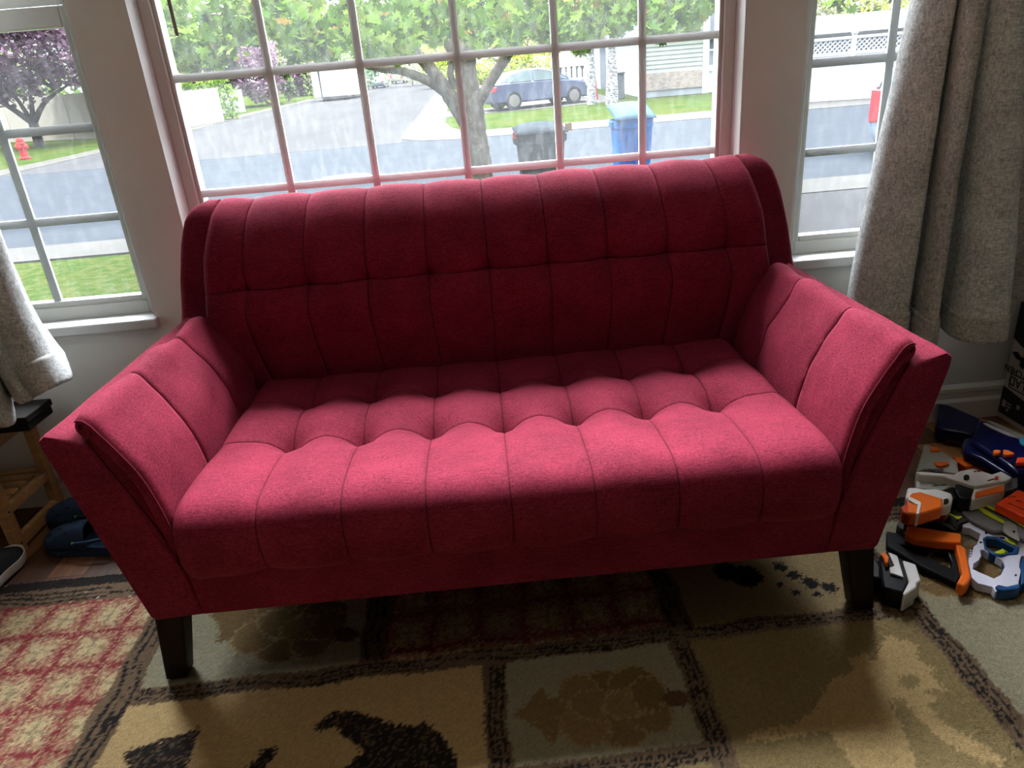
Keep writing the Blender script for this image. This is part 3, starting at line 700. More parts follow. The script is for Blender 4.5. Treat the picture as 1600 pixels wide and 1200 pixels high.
M_clog = mat('navy_foam_rubber', rgb(50, 67, 93), .7, spec=.05); M_black = mat('black_hole_shadow', (.006, .007, .01), .9); M_green = mat('green_white_charm', rgb(120, 190, 120), .4)
def clog(cx, cy, rz, label):
    """toe at +x in its own space, length .27"""
    r = thing('clog', (cx, cy, 0), label, 'clog', 'navy clogs left of the sofa', rz)
    def outline(u): # half width along the length, u 0 heel..1 toe
        return float(np.interp(u, [0, .04, .15, .35, .55, .75, .9, .97, 1], [.0, .026, .036, .037, .043, .051, .045, .028, 0]))
    b = MB(); rows = []
    for k in range(25):
        u = k/24; w = max(outline(u), .001); x = (u-.5)*.27; lift = .006+.012*max(0, u-.8)/.2
        rows.append([(x, -w*.96, lift*.2), (x, -w*1.03, .012+lift*.4), (x, -w, .03+lift), (x, 0, .03+lift), (x, w, .03+lift), (x, w*1.03, .012+lift*.4), (x, w*.96, lift*.2), (x, 0, lift*.2)])
    b.grid(rows, closev=True); b.build('sole', M_clog, r, smooth=50, local=True)
    b = MB(); rows = []
    for k in range(19):
        u = .40+.595*k/18; w = max(outline(u)*.98, .002); x = (u-.5)*.27; h = float(np.interp(u, [.4, .5, .65, .8, .92, 1], [.105, .103, .094, .08, .066, .05]))
        rows.append([(x, w*math.cos(a), .026+(h-.026)*max(0, math.sin(a))**.75) for a in [math.pi*q/16 for q in range(17)]])
    b.grid(rows); b.build('upper', M_clog, r, smooth=60, local=True, solid=.004)
    for (u, a) in ((.62, .25), (.62, .5), (.62, .75), (.74, .17), (.73, .4), (.73, .62), (.74, .85), (.84, .3), (.84, .5), (.84, .7)):
        w = outline(u); x = (u-.5)*.27; h = float(np.interp(u, [.4, .5, .65, .8, .92, 1], [.105, .103, .094, .08, .066, .05])); an = math.pi*a
        p = Vector((x, w*math.cos(an), .026+(h-.026)*max(0, math.sin(an))**.75+.002)); MB().ellipsoid(p, (.006, .0055, .0022), 10, 6).build('vent_hole', M_black, r, local=True)
    b = MB(); pts = [(.0-.12*math.sin(math.pi*k/16), .048*math.cos(math.pi*k/16), .055+.012*math.sin(math.pi*k/16)) for k in range(17)]
    b.tube(pts, .006, 6); b.build('heel_strap', M_clog, r, local=True)
    MB().ellipsoid((.0, .050, .056), (.006, .003, .006), 10, 6).build('strap_rivet', M_green, r, local=True)
    return r
clog(-1.325, 1.925, math.radians(168), 'navy foam clog with ventilation holes, nearer the rug beside the sofa')
clog(-1.40, 2.085, math.radians(173), 'dark navy clog behind the other one, closer to the wall')

M_sole = mat('off_white_rubber', rgb(206, 200, 186), .55); M_shoe = mat('black_shoe_mesh', rgb(24, 24, 30), .85, bump=.4, bscale=500); M_lace = mat('dark_laces', rgb(42, 40, 46), .8)
sn = thing('sneaker', (-1.532, 1.785, .008), 'black sneaker with an off-white rubber sole beside the pine rack', 'sneaker', rz=math.radians(96))
sn.rotation_euler = (0, .06, math.radians(96))   # heel on the rug edge, toe on the boards
def ow(u): return float(np.interp(u, [0, .03, .12, .3, .5, .72, .88, .97, 1], [0, .022, .034, .036, .04, .05, .046, .028, 0]))
rows = []
for k in range(29):
    u = k/28; w = max(ow(u), .001); x = (u-.5)*.275; z0 = .004+.014*max(0, u-.82)/.18
    rows.append([(x, -w*.95, z0), (x, -w*1.04, z0+.012), (x, -w*1.02, z0+.028), (x, 0, z0+.026), (x, w*1.02, z0+.028), (x, w*1.04, z0+.012), (x, w*.95, z0), (x, 0, z0)])
MB().grid(rows, closev=True).build('sole', M_sole, sn, local=True, smooth=50)
rows = []
for k in range(29):
    u = k/28; w = max(ow(u)*.96, .002); x = (u-.5)*.272; h = float(np.interp(u, [0, .1, .3, .45, .6, .8, .95, 1], [.095, .10, .09, .098, .085, .062, .048, .035]))
    rows.append([(x, w*math.cos(a), .028+(h-.028)*max(0, math.sin(a))**.7) for a in [math.pi*q/14 for q in range(15)]])
up = MB().grid(rows).build('upper', M_shoe, sn, local=True, smooth=60)
lc = MB()
for k in range(5):
    x = .005+.017*k; lc.tube([(x, -.022, .088-.006*k), (x+.006, 0, .096-.0065*k), (x, .022, .088-.006*k)], .0025, 5)
lc.build('laces', M_lace, sn, local=True)
# ------------------------------------------------------------------ salad carton by the wall
M_card_w = mat('white_printed_card', rgb(176, 166, 154), .6, var=.04, vscale=9); M_card_k = mat('black_printed_card', (.012, .012, .014), .5); M_ink = mat('black_ink', (.012, .011, .012), .6); M_inkw = mat('pale_ink', rgb(170, 162, 150), .6)
BX0, BX1, BY0, BY1, BZ = 1.80, 2.16, 1.935, 2.219, .437
cb = thing('carton', (1.98, 2.08, 0), 'black and white printed salad carton standing upside down against the wall at the far right', 'carton')
MB().box(BX0, BX1, BY0, BY1, .001, BZ).build('body', M_card_w, cb, bevel=.002, smooth=0)
def face(name, polys, m, dx=.0012):
    b = MB()
    for p in polys: b.prism(p, lambda q: (BX0-dx, q[0], q[1]), lambda q: (BX0+.0002, q[0], q[1]))
    return b.build(name, m, cb, smooth=0)
face('dark_band', [[(BY1, .022), (BY1, .123), (2.116, .108), (2.02, .10), (1.94, .108), (BY0, .11), (BY0, .022)]], M_card_k)
face('dark_band', [[(BY1, .305), (BY1, BZ-.002), (BY0, BZ-.002), (BY0, .29), (2.07, .26), (2.10, .268), (2.15, .282), (2.18, .288)]], M_card_k)
face('leaf_print', [[(2.222-.01, .255), (2.19, .262), (2.17, .25), (2.14, .258), (2.12, .238), (2.10, .232), (2.12, .222), (2.145, .226), (2.15, .212), (2.17, .222), (2.165, .236), (2.19, .238)]], M_ink, .0016)
def lettering(txt, y, z, size, m, name, up=-1, sx=1.0):
    cu = bpy.data.curves.new('t', 'FONT'); cu.body = txt; cu.size = size; cu.extrude = .0006; cu.align_x = 'LEFT'
    o = bpy.data.objects.new('t', cu); COL.objects.link(o); dg = bpy.context.evaluated_depsgraph_get(); me = bpy.data.meshes.new_from_object(o.evaluated_get(dg)); bpy.data.objects.remove(o); bpy.data.curves.remove(cu)
    ob = bpy.data.objects.new(name, me); COL.objects.link(ob); me.materials.clear(); me.materials.append(m); ob.parent = cb
    # on the face that looks toward -x; upside down: text runs toward +y, its top points down
    L = rootloc(cb); me.transform(Matrix(((0, 0, -1, BX0-.0022-L[0]), (sx, 0, 0, y-L[1]), (0, -1, 0, z-L[2]), (0, 0, 0, 1)))); me.update()
    return ob
lettering('KITCHEN', 2.098, .203, .034, M_ink, 'lettering', sx=.92)
lettering('SALAD', 2.075, .172, .048, M_ink, 'lettering', sx=.85)
fr = MB()
for (a, c, d, e_) in ((2.06, 2.196, .1785, .1815), (2.06, 2.196, .128, .131), (2.193, 2.196, .128, .1815)): fr.box(BX0-.0018, BX0, a, c, d, e_)
fr.build('frame_print', M_ink, cb, smooth=0)
for (a, c, d, e_) in ((2.19, 2.208, .05, .075), (2.165, 2.186, .066, .072), (2.165, 2.186, .055, .061), (2.172, 2.184, .04, .05), (2.125, 2.14, .068, .084)):
    MB().box(BX0-.0022, BX0, a, c, d, e_).build('small_print', M_inkw, cb, smooth=0)

# ------------------------------------------------------------------ toy dart blasters heaped at the right end of the sofa
def plast(name, c, r=.35): return mat(name, c, r, var=.04, vscale=18, spec=.22)
P_w = plast('white_plastic', rgb(214, 210, 204)); P_o = plast('orange_plastic', rgb(226, 106, 30)); P_k = plast('black_plastic', (.0035, .0038, .005)); P_g = plast('grey_plastic', rgb(118, 118, 120))
P_dg = plast('dark_grey_plastic', rgb(66, 66, 70)); P_n = plast('neon_yellow_plastic', rgb(190, 206, 40)); P_b = plast('blue_plastic', rgb(34, 76, 128)); P_nv = plast('navy_plastic', rgb(9, 13, 58), .25)
P_r = plast('red_orange_plastic', rgb(250, 76, 34)); P_dr = plast('brick_orange_plastic', rgb(170, 60, 28)); P_lg = plast('pale_grey_plastic', rgb(160, 160, 152)); P_c = plast('cyan_plastic', rgb(60, 150, 180)); P_lw = plast('lilac_white_plastic', rgb(212, 212, 226))
FH = lambda x, y: (1340+x/6.154, 680+y/6.154)
FK = lambda x, y: (1480+x/6.667, 750+y/6.667)
FJ = lambda x, y: (1480+x/9.23, 630+y/9.23)
FM = lambda x, y: (1380+x/6.667, 760+y/6.667)
FF = lambda x, y: (1320+x/3.529, 600+y/3.529)
def slab(f, pts, z0, z1, holes=()):
    """a moulded piece lying flat: outline measured at its upper face z1, thickness down to z0"""
    W = lambda L: [tuple(on(f(*p), 2, z1)[:2]) for p in L]
    return MB().prism(W(pts), lambda p: (p[0], p[1], z1), lambda p: (p[0], p[1], z0), holes=[W(h) for h in holes])
def toy(name, f, c, label, z0=.0, cat='toy blaster'):
    q = on(f(*c), 2, z0+.02); return thing(name, (q[0], q[1], z0), label, cat, 'toy blasters heaped beside the sofa')
def piece(t, name, m, f, pts, z0, z1, holes=(), bevel=.003): return slab(f, pts, z0, z1, holes).build(name, m, t, bevel=bevel, smooth=40)
R0 = .0165
# navy blaster at the back
t = toy('toy_blaster', FJ, (600, 550), 'glossy navy toy blaster with orange buttons, rearmost of the heap')
piece(t, 'barrel', P_nv, FJ, [(-160, -10), (40, 25), (260, 120), (480, 215), (470, 430), (330, 440), (180, 395), (0, 370), (-160, 330)], .03, .075, bevel=.008)
piece(t, 'body', P_nv, FJ, [(450, 225), (580, 255), (1040, 510), (1400, 640), (1400, 1000), (1000, 1000), (830, 860), (430, 590), (350, 500)], .052, .105, bevel=.01)
piece(t, 'lower_shell', P_nv, FJ, [(240, 500), (350, 480), (430, 600), (820, 890), (960, 960), (1300, 960), (1300, 1060), (930, 1065), (700, 930), (480, 790), (260, 700), (215, 600)], .053, .085, bevel=.008)
piece(t, 'side_panel', P_lg, FJ, [(580, 255), (625, 250), (760, 305), (960, 395), (1100, 455), (1260, 520), (1260, 560), (1080, 515), (900, 420), (740, 345)], .1055, .110, bevel=.001)
piece(t, 'side_panel', P_lw, FJ, [(515, 280), (570, 285), (700, 345), (860, 410), (1040, 500), (900, 470), (760, 410), (620, 345)], .1055, .109, bevel=.001)
piece(t, 'grip_trim', P_c, FJ, [(1040, 500), (1120, 495), (1250, 560), (1250, 640), (1100, 600), (1050, 560)], .1055, .112, bevel=.001)
piece(t, 'button', P_o, FJ, [(665, 675), (700, 665), (775, 675), (765, 715), (690, 730), (665, 705)], .1055, .116, bevel=.002)
piece(t, 'button', P_o, FJ, [(810, 665), (880, 670), (970, 715), (960, 735), (850, 745), (810, 725)], .1055, .116, bevel=.002)
piece(t, 'trigger', P_r, FJ, [(1015, 775), (1240, 785), (1240, 840), (1060, 860), (990, 855)], .1055, .118, bevel=.002)
# brick-orange and pale grey blaster under the white one
t = toy('toy_blaster', FH, (850, 260), 'pale grey and brick-orange toy blaster lying behind the white one')
piece(t, 'body', P_lg, FH, [(560, 360), (640, 90), (720, 105), (800, 150), (960, 250), (975, 345), (960, 372), (820, 350), (690, 320), (640, 320)], R0, .052)
piece(t, 'lower_panel', P_dg, FH, [(680, 322), (830, 320), (820, 358), (740, 352)], .0525, .056, bevel=.001)
piece(t, 'stock', P_dr, FH, [(915, 205), (1010, 210), (1200, 210), (1400, 345), (1300, 375), (1040, 318), (1000, 290)], R0, .044)
piece(t, 'stock_trim', P_o, FH, [(915, 205), (1010, 210), (1110, 290), (1040, 300), (970, 260)], .0445, .049, bevel=.001)
piece(t, 'button', P_o, FH, [(735, 252), (880, 250), (885, 275), (800, 295), (755, 280)], .0525, .062, bevel=.002)
piece(t, 'button', P_o, FH, [(700, 105), (760, 110), (800, 148), (700, 150)], .0525, .058, bevel=.002)
# white blaster with the black muzzle recess
t = toy('toy_blaster', FH, (1150, 430), 'white toy blaster with an orange side strip and square black muzzle')
piece(t, 'body', P_w, FH, [(560, 350), (640, 350), (830, 366), (930, 375), (985, 340), (1110, 320), (1200, 345), (1290, 375), (1380, 345), (1485, 405), (1420, 440), (1130, 490), (1060, 470), (900, 420), (800, 390), (600, 380)], .072, .108)
piece(t, 'side_wall', P_w, FH, [(1110, 470), (1400, 405), (1420, 440), (1415, 540), (1110, 622), (1090, 600), (1125, 500)], .060, .098)
piece(t, 'side_strip', P_o, FH, [(1135, 545), (1410, 470), (1405, 535), (1130, 598)], .0985, .103, bevel=.0015)
piece(t, 'muzzle', P_k, FH, [(945, 465), (1115, 492), (1120, 520), (1090, 610), (1060, 612), (975, 595), (935, 520)], .058, .098)
piece(t, 'grip_shell', P_lg, FH, [(560, 385), (640, 382), (800, 395), (940, 440), (930, 480), (820, 530), (560, 505)], .060, .085, holes=[[(715, 430), (800, 425), (835, 455), (800, 480), (730, 470)]])
piece(t, 'trigger', P_dr, FH, [(700, 430), (735, 425), (755, 450), (740, 472), (705, 465)], .064, .080, bevel=.002)
piece(t, 'knob', P_k, FH, [(1020, 385), (1045, 372), (1075, 385), (1078, 408), (1050, 420), (1022, 408)], .1085, .116, bevel=.002)
piece(t, 'slide_button', P_r, FH, [(1322, 392), (1342, 385), (1358, 395), (1350, 412), (1328, 412)], .1085, .116, bevel=.002)
piece(t, 'slide_slot', P_dg, FH, [(1250, 432), (1325, 410), (1325, 416), (1255, 440)], .1085, .1095, bevel=0)
piece(t, 'emblem', P_k, FH, [(1115, 345), (1180, 338), (1185, 347), (1160, 350), (1150, 346), (1120, 353)], .1085, .1092, bevel=0)
# grey tail of the white one
piece(t, 'stock', P_dg, FH, [(1420, 445), (1485, 412), (1540, 402), (1545, 500), (1420, 540)], .066, .095)
# dark magazine bridging white blaster and orange muzzle
t = toy('dart_magazine', FH, (930, 550), 'black dart magazine tucked between the white blaster and the orange muzzle', .05, 'toy part')
piece(t, 'body', P_k, FH, [(800, 530), (930, 490), (960, 600), (930, 620), (850, 610)], .046, .084)
# orange and white blaster sticking out from behind the sofa
t = toy('toy_blaster', FH, (650, 640), 'orange and white toy blaster poking out past the sofa arm, over the black stock', .06)
piece(t, 'shell', P_w, FH, [(480, 500), (560, 500), (640, 515), (760, 510), (905, 555), (918, 590), (908, 645), (880, 668), (820, 680), (560, 640), (460, 600)], .082, .118, bevel=.006)
piece(t, 'front_shell', P_o, FH, [(480, 590), (520, 550), (600, 538), (822, 606), (816, 690), (640, 745), (590, 760), (480, 740)], .086, .1245, bevel=.005)
piece(t, 'collar', P_w, FH, [(485, 580), (505, 590), (610, 640), (612, 660), (598, 745), (565, 757), (580, 665), (490, 622)], .088, .129, bevel=.002)
piece(t, 'muzzle_cap', P_dr, FH, [(420, 690), (490, 628), (565, 660), (560, 750), (500, 762), (430, 735)], .084, .121, bevel=.004)
piece(t, 'port', P_k, FH, [(828, 615), (870, 607), (878, 640), (862, 660), (826, 664)], .1185, .1195, bevel=0)
piece(t, 'under_rail', P_dr, FH, [(690, 735), (815, 695), (880, 672), (885, 710), (850, 748), (720, 752)], .051, .081)
# grey blaster with neon stripes
t = toy('toy_blaster', FK, (450, 420), 'long grey toy blaster with neon yellow stripes lying under the orange brick piece')
piece(t, 'body', P_g, FK, [(120, 225), (200, 190), (370, 190), (900, 480), (900, 672), (705, 566), (598, 522), (482, 530), (266, 418), (166, 340)], .0415, .056, bevel=.005)
piece(t, 'fore_end', P_dg, FK, [(-60, 330), (20, 245), (120, 260), (160, 335), (225, 420), (150, 435), (100, 470), (0, 430), (-60, 380)], R0, .046)
piece(t, 'clear_rail', P_lg, FK, [(370, 190), (720, 375), (900, 470), (900, 500), (560, 330), (330, 220)], .0565, .061, bevel=.001)
piece(t, 'neon_stripe', P_n, FK, [(290, 262), (330, 265), (595, 425), (590, 455), (380, 345)], .0565, .060, bevel=.001)
piece(t, 'neon_stripe', P_n, FK, [(330, 210), (390, 235), (860, 500), (860, 525), (640, 395), (400, 270), (330, 250)], .0615, .064, bevel=.001)
piece(t, 'neon_print', P_n, FK, [(45, 205), (95, 235), (110, 250), (80, 248), (40, 222)], .0465, .048, bevel=0)
piece(t, 'neon_print', P_n, FK, [(20, 340), (90, 375), (160, 378), (120, 410), (90, 398), (60, 372), (10, 352)], .0465, .048, bevel=0)
piece(t, 'ribbed_panel', P_lg, FK, [(595, 430), (640, 425), (720, 470), (760, 640), (640, 580), (580, 530)], .0565, .060, bevel=.0015)
piece(t, 'screw', P_k, FK, [(682, 530), (698, 524), (712, 534), (704, 546), (688, 546)], .0605, .0615, bevel=0)
piece(t, 'screw', P_k, FK, [(92, 420), (108, 414), (122, 424), (114, 434), (98, 434)], .0465, .0475, bevel=0)
# red-orange block piece
t = toy('toy_blaster_shell', FK, (680, 240), 'bright red-orange plastic shell piece at the right edge of the heap', .06, 'toy part')
piece(t, 'body', P_r, FK, [(505, 240), (640, 160), (735, 95), (780, 108), (960, 200), (960, 450), (760, 360), (610, 285)], .064, .092, bevel=.004)
piece(t, 'groove', P_dr, FK, [(635, 182), (655, 160), (720, 172), (718, 180), (662, 168), (645, 190)], .0925, .0935, bevel=0)
piece(t, 'groove', P_dr, FK, [(640, 240), (646, 236), (720, 268), (860, 330), (860, 338), (718, 276)], .0925, .0935, bevel=0)
piece(t, 'groove', P_dr, FK, [(715, 212), (745, 208), (782, 226), (778, 232), (745, 216), (722, 222)], .0925, .0935, bevel=0)
# white and blue pistol on the rug
t = toy('toy_blaster', FK, (520, 800), 'white and blue toy pistol with a neon trigger lying on the rug, lowest right')
outer = [(160, 465), (230, 440), (290, 455), (400, 540), (470, 556), (590, 548), (700, 605), (860, 690), (860, 790), (770, 790), (750, 900), (770, 940), (745, 1060), (750, 1100), (620, 1130), (500, 1160), (470, 1110), (320, 1075), (250, 1010), (235, 935), (215, 860), (222, 815), (255, 795), (275, 690), (310, 670), (345, 560), (240, 500), (165, 490)]
piece(t, 'shell', P_lw, FK, outer, R0, .040, holes=[[(372, 605), (412, 582), (525, 592), (640, 650), (755, 702), (738, 768), (640, 775), (560, 800), (470, 770), (392, 712)], [(345, 730), (385, 725), (395, 735), (560, 822), (585, 850), (600, 900), (560, 985), (485, 1025), (340, 962), (265, 925), (275, 870), (330, 835), (355, 790)]], bevel=.003)
piece(t, 'trigger_guard', P_b, FK, [(372, 605), (412, 582), (525, 592), (640, 650), (757, 702), (738, 768), (640, 776), (560, 802), (470, 770), (392, 712)], R0, .043, holes=[[(395, 630), (420, 608), (515, 615), (620, 670), (700, 705), (690, 750), (630, 755), (560, 775), (490, 750), (412, 700)]], bevel=.002)
piece(t, 'trigger', P_n, FK, [(490, 745), (540, 730), (580, 708), (590, 722), (640, 748), (605, 740), (600, 760), (560, 765), (510, 765)], .018, .038, bevel=.002)
piece(t, 'grip', P_b, FK, [(565, 830), (640, 790), (660, 815), (640, 870), (600, 960), (550, 990), (585, 900)], R0, .036, bevel=.003)
piece(t, 'base_plate', P_b, FK, [(500, 1105), (530, 1085), (620, 1105), (750, 1075), (765, 1110), (740, 1130), (600, 1150), (520, 1135)], R0, .046, bevel=.003)
piece(t, 'rear_grip', P_b, FK, [(800, 790), (900, 790), (900, 1090), (770, 1080), (775, 940), (752, 895)], R0, .042, bevel=.003)
piece(t, 'safety_catch', P_n, FK, [(610, 600), (640, 592), (700, 635), (720, 662), (690, 668), (620, 630)], .0405, .047, bevel=.002)
for c in ((405, 550), (350, 648), (715, 990)): piece(t, 'screw', P_k, FK, [(c[0]+13*math.cos(a), c[1]+11*math.sin(a)) for a in [k*math.pi/4 for k in range(8)]], .0405, .0412, bevel=0)
b = MB()
for k in range(5):
    q = on(FK(262-7*k*.6+(k*2), 690+26*k), 2, .05); b.box(q[0]-.005, q[0]+.002, q[1]-.0028, q[1]+.0028, .02, .038)
b.build('grip_ridges', P_lw, t, smooth=0, bevel=.001)
# black skeleton stock with orange pads
t = toy('toy_blaster_stock', FM, (450, 700), 'black skeleton shoulder stock with orange cheek pad and butt plate on the rug', 0, 'toy part')
piece(t, 'frame', P_k, FM, [(34, 458), (80, 470), (240, 500), (560, 580), (760, 592), (820, 900), (760, 1005), (400, 830), (60, 636), (34, 615)], R0, .034, holes=[[(165, 596), (330, 618), (458, 672), (444, 722), (330, 700), (240, 650)], [(492, 736), (538, 668), (668, 680), (712, 780), (712, 850), (600, 800)]], bevel=.004)
piece(t, 'cheek_pad', P_o, FM, [(232, 495), (245, 410), (300, 408), (560, 450), (812, 490), (822, 545), (812, 590), (560, 575), (330, 540)], .0345, .060, bevel=.004)
piece(t, 'butt_plate', P_o, FM, [(748, 592), (790, 590), (860, 645), (880, 760), (917, 940), (880, 1010), (840, 1037), (765, 1005), (822, 900), (790, 740)], .022, .054, bevel=.004)
# black blaster lying under the orange one
t = toy('toy_blaster', FM, (480, 360), 'black toy blaster lying flat between the orange cheek pad and the orange muzzle')
piece(t, 'body', P_k, FM, [(180, 290), (340, 270), (520, 300), (700, 350), (780, 415), (750, 438), (560, 404), (300, 360), (200, 368)], R0, .05, bevel=.006)
piece(t, 'rail', P_dg, FM, [(420, 300), (560, 330), (700, 400), (760, 450), (740, 455), (640, 405), (520, 350), (420, 318)], .0505, .056, bevel=.002)
piece(t, 'grip', P_dg, FM, [(140, 400), (195, 290), (222, 385), (218, 448), (182, 440)], R0, .056, bevel=.003)
# black and white attachment by the sofa leg
t = toy('toy_scope', FF, (260, 1010), 'black and white toy scope with an orange clip beside the right front sofa leg', 0, 'toy part')
piece(t, 'barrel', P_k, FF, [(60, 975), (180, 960), (208, 1010), (206, 1075), (110, 1065), (60, 1050)], R0, .064, bevel=.008)
piece(t, 'body', P_k, FF, [(190, 938), (250, 930), (330, 970), (355, 1085), (330, 1155), (210, 1120), (200, 1060)], R0, .066, bevel=.006)
piece(t, 'shell', P_w, FF, [(320, 970), (392, 992), (420, 1080), (398, 1095), (395, 1120), (330, 1162), (322, 1150), (355, 1085)], R0, .070, bevel=.004)
piece(t, 'side_plate', P_w, FF, [(240, 925), (290, 945), (325, 1065), (250, 1040), (248, 1010), (275, 1000)], .0665, .073, bevel=.002)
piece(t, 'clip', P_o, FF, [(198, 930), (225, 926), (243, 950), (240, 985), (222, 985), (215, 955)], .0665, .082, bevel=.003)
# ------------------------------------------------------------------ the street outside
def gz(y): return -.6 if y < 22 else -.6+.035*(y-22)
def ong(px):
    d = RGT*((px[0]-800)/FPX) - UPV*((px[1]-600)/FPX) + FWD; d = d/d[1]; lo, hi = 2.6, 400
    for _ in range(60):
        m = (lo+hi)/2
        if 1.25+d[2]*m > gz(m): lo = m
        else: hi = m
    return np.array([d[0]*lo, lo, gz(lo)])
M_grass = mat('lawn_grass', (0.0101, 0.0202, 0.00202), .9, vscale=.9, color2=(0.0185, 0.0229, 0.00403), bump=.6, bscale=30, spec=0)
M_grass2 = mat('near_lawn_grass', (0.0115, 0.0238, 0.00192), .9, vscale=7, color2=(0.0269, 0.0315, 0.00768), bump=1., bscale=60, bdist=.02, spec=0)
M_road = mat('blue_grey_asphalt', (0.01795, 0.02052, 0.02337), .8, var=.06, vscale=1.5, bump=.3, bscale=40, spec=0)
M_side = mat('pale_worn_asphalt', (0.0237, 0.0237, 0.024), .8, var=.10, vscale=.5, stretch=(1, .25, 1), bump=.3, bscale=40, spec=0)
M_conc = mat('pale_concrete', (0.0366, 0.0354, 0.0325), .85, var=.06, vscale=1.2, spec=0)
M_drive = mat('grey_driveway_concrete', (0.0215, 0.0215, 0.0215), .85, var=.06, vscale=1.2, spec=0)
M_curb = mat('curb_concrete', (0.0333, 0.0316, 0.0266), .85, var=.06, vscale=1.2, spec=0)

def sheet(name, poly, h, m, dens=3.0):
    """ground piece: outline cut into y-slices so that it follows the slope"""
    ys = [p[1] for p in poly]; y0, y1 = min(ys), max(ys); cuts = sorted(set([y0, y1] + ([22.0] if y0 < 22 < y1 else [])))
    b = MB()
    import bmesh
    bm = bmesh.new(); bm.faces.new([bm.verts.new((p[0], p[1], 0)) for p in poly])
    for c in cuts[1:-1]: bmesh.ops.bisect_plane(bm, geom=bm.verts[:]+bm.edges[:]+bm.faces[:], plane_co=(0, c, 0), plane_no=(0, 1, 0))
    ext = bmesh.ops.extrude_face_region(bm, geom=bm.faces[:]); up = [v for v in ext['geom'] if isinstance(v, bmesh.types.BMVert)]
    ups = set(up)
    for v in bm.verts: v.co.z = gz(v.co.y) + (h if v in ups else h-.25)
    me = bpy.data.meshes.new(name); bmesh.ops.recalc_face_normals(bm, faces=bm.faces); bm.to_mesh(me); bm.free()
    ob = bpy.data.objects.new(name, me); COL.objects.link(ob); me.materials.append(m)
    return struct(ob)
sheet('lawn', [(-70, 2.45), (70, 2.45), (70, 10.55), (-70, 10.55)], -.03, M_grass2)
sheet('sidewalk', [(-70, 10.55), (70, 10.55), (70, 11.8), (-70, 11.8)], .0, M_conc)
sheet('street', [(-90, 11.8), (90, 11.8), (90, 29), (-90, 29)], -.024, M_road)
sheet('driveway', [(2.9, 2.6), (9.5, 2.6), (9.5, 10.55), (2.9, 10.55)], -.015, M_drive)
sheet('side_street', [(-17.3, 26.75), (-2.6, 26.75), (-2.75, 66), (-5.5, 96), (-8, 130), (-16, 130), (-12.5, 96), (-15.6, 55), (-15.9, 40), (-16.4, 33)], -.02, M_side)
sheet('corner_lawn', [(-90, 26.75), (-18.2, 26.75), (-17.5, 30.4), (-16.9, 34), (-16.4, 41), (-16.3, 55), (-13.2, 96), (-17, 130), (-90, 130)], -.015, M_grass)
sheet('curb', [(-90, 26.0), (-17.0, 26.0), (-16.8, 28), (-16.2, 33), (-15.7, 40), (-15.4, 55), (-12.3, 96), (-15.5, 130), (-17.2, 130), (-13.6, 96), (-16.6, 55), (-16.9, 40), (-17.5, 33), (-18.3, 28), (-18.4, 27.2), (-90, 27.2)], -.008, M_curb)
sheet('corner_lawn', [(-2.0, 27), (90, 27), (90, 130), (-3, 130), (-1.9, 66)], -.015, M_grass)
sheet('curb', [(-2.75, 28.2), (-1.9, 26.9), (-.6, 26.35), (90, 26.35), (90, 28.9), (-.2, 28.9), (-.9, 31.2), (-1.2, 34), (-1.6, 66), (-2.8, 66)], -.010, M_conc)
sheet('driveway', [(-1.6, 36.8), (4.3, 37.3), (7.6, 38.4), (7.6, 60), (2.6, 60), (2.6, 40.8), (-1.6, 40.6)], -.004, M_conc)
q = ong((540, 275))
tag(MB().lathe([(.62, 0), (.62, .02), (.60, .025)], 28, None, (q[0], q[1], -.635)).build('manhole_cover', mat('pale_worn_iron', (.06, .06, .058), .7, spec=.0), smooth=30), 'round pale manhole cover in the street beyond the sofa back', 'manhole cover')

# --- foliage ---------------------------------------------------------------
def leaf_mat(name, trans=.35):
    m = bpy.data.materials.new(name); m.use_nodes = True; n = m.node_tree.nodes; l = m.node_tree.links; bs = n['Principled BSDF']; o = n['Material Output']
    at = n.new('ShaderNodeAttribute'); at.attribute_name = 'col'; l.new(at.outputs['Color'], bs.inputs['Base Color']); bs.inputs['Roughness'].default_value = .65; bs.inputs['Specular IOR Level'].default_value = 0
    tr = n.new('ShaderNodeBsdfTranslucent'); l.new(at.outputs['Color'], tr.inputs[0]); mx = n.new('ShaderNodeMixShader'); mx.inputs[0].default_value = trans
    l.new(bs.outputs[0], mx.inputs[1]); l.new(tr.outputs[0], mx.inputs[2]); l.new(mx.outputs[0], o.inputs[0]); return m
M_leaf = leaf_mat('leaf')
MAPLE = [(0, -.5), (.10, -.12), (.40, -.30), (.34, -.08), (.5, .10), (.26, .14), (.24, .34), (.10, .24), (0, .52), (-.10, .24), (-.24, .34), (-.26, .14), (-.5, .10), (-.34, -.08), (-.40, -.30), (-.10, -.12)]
OVAL = [(0, -.5), (.26, -.12), (.2, .25), (0, .5), (-.2, .25), (-.26, -.12)]
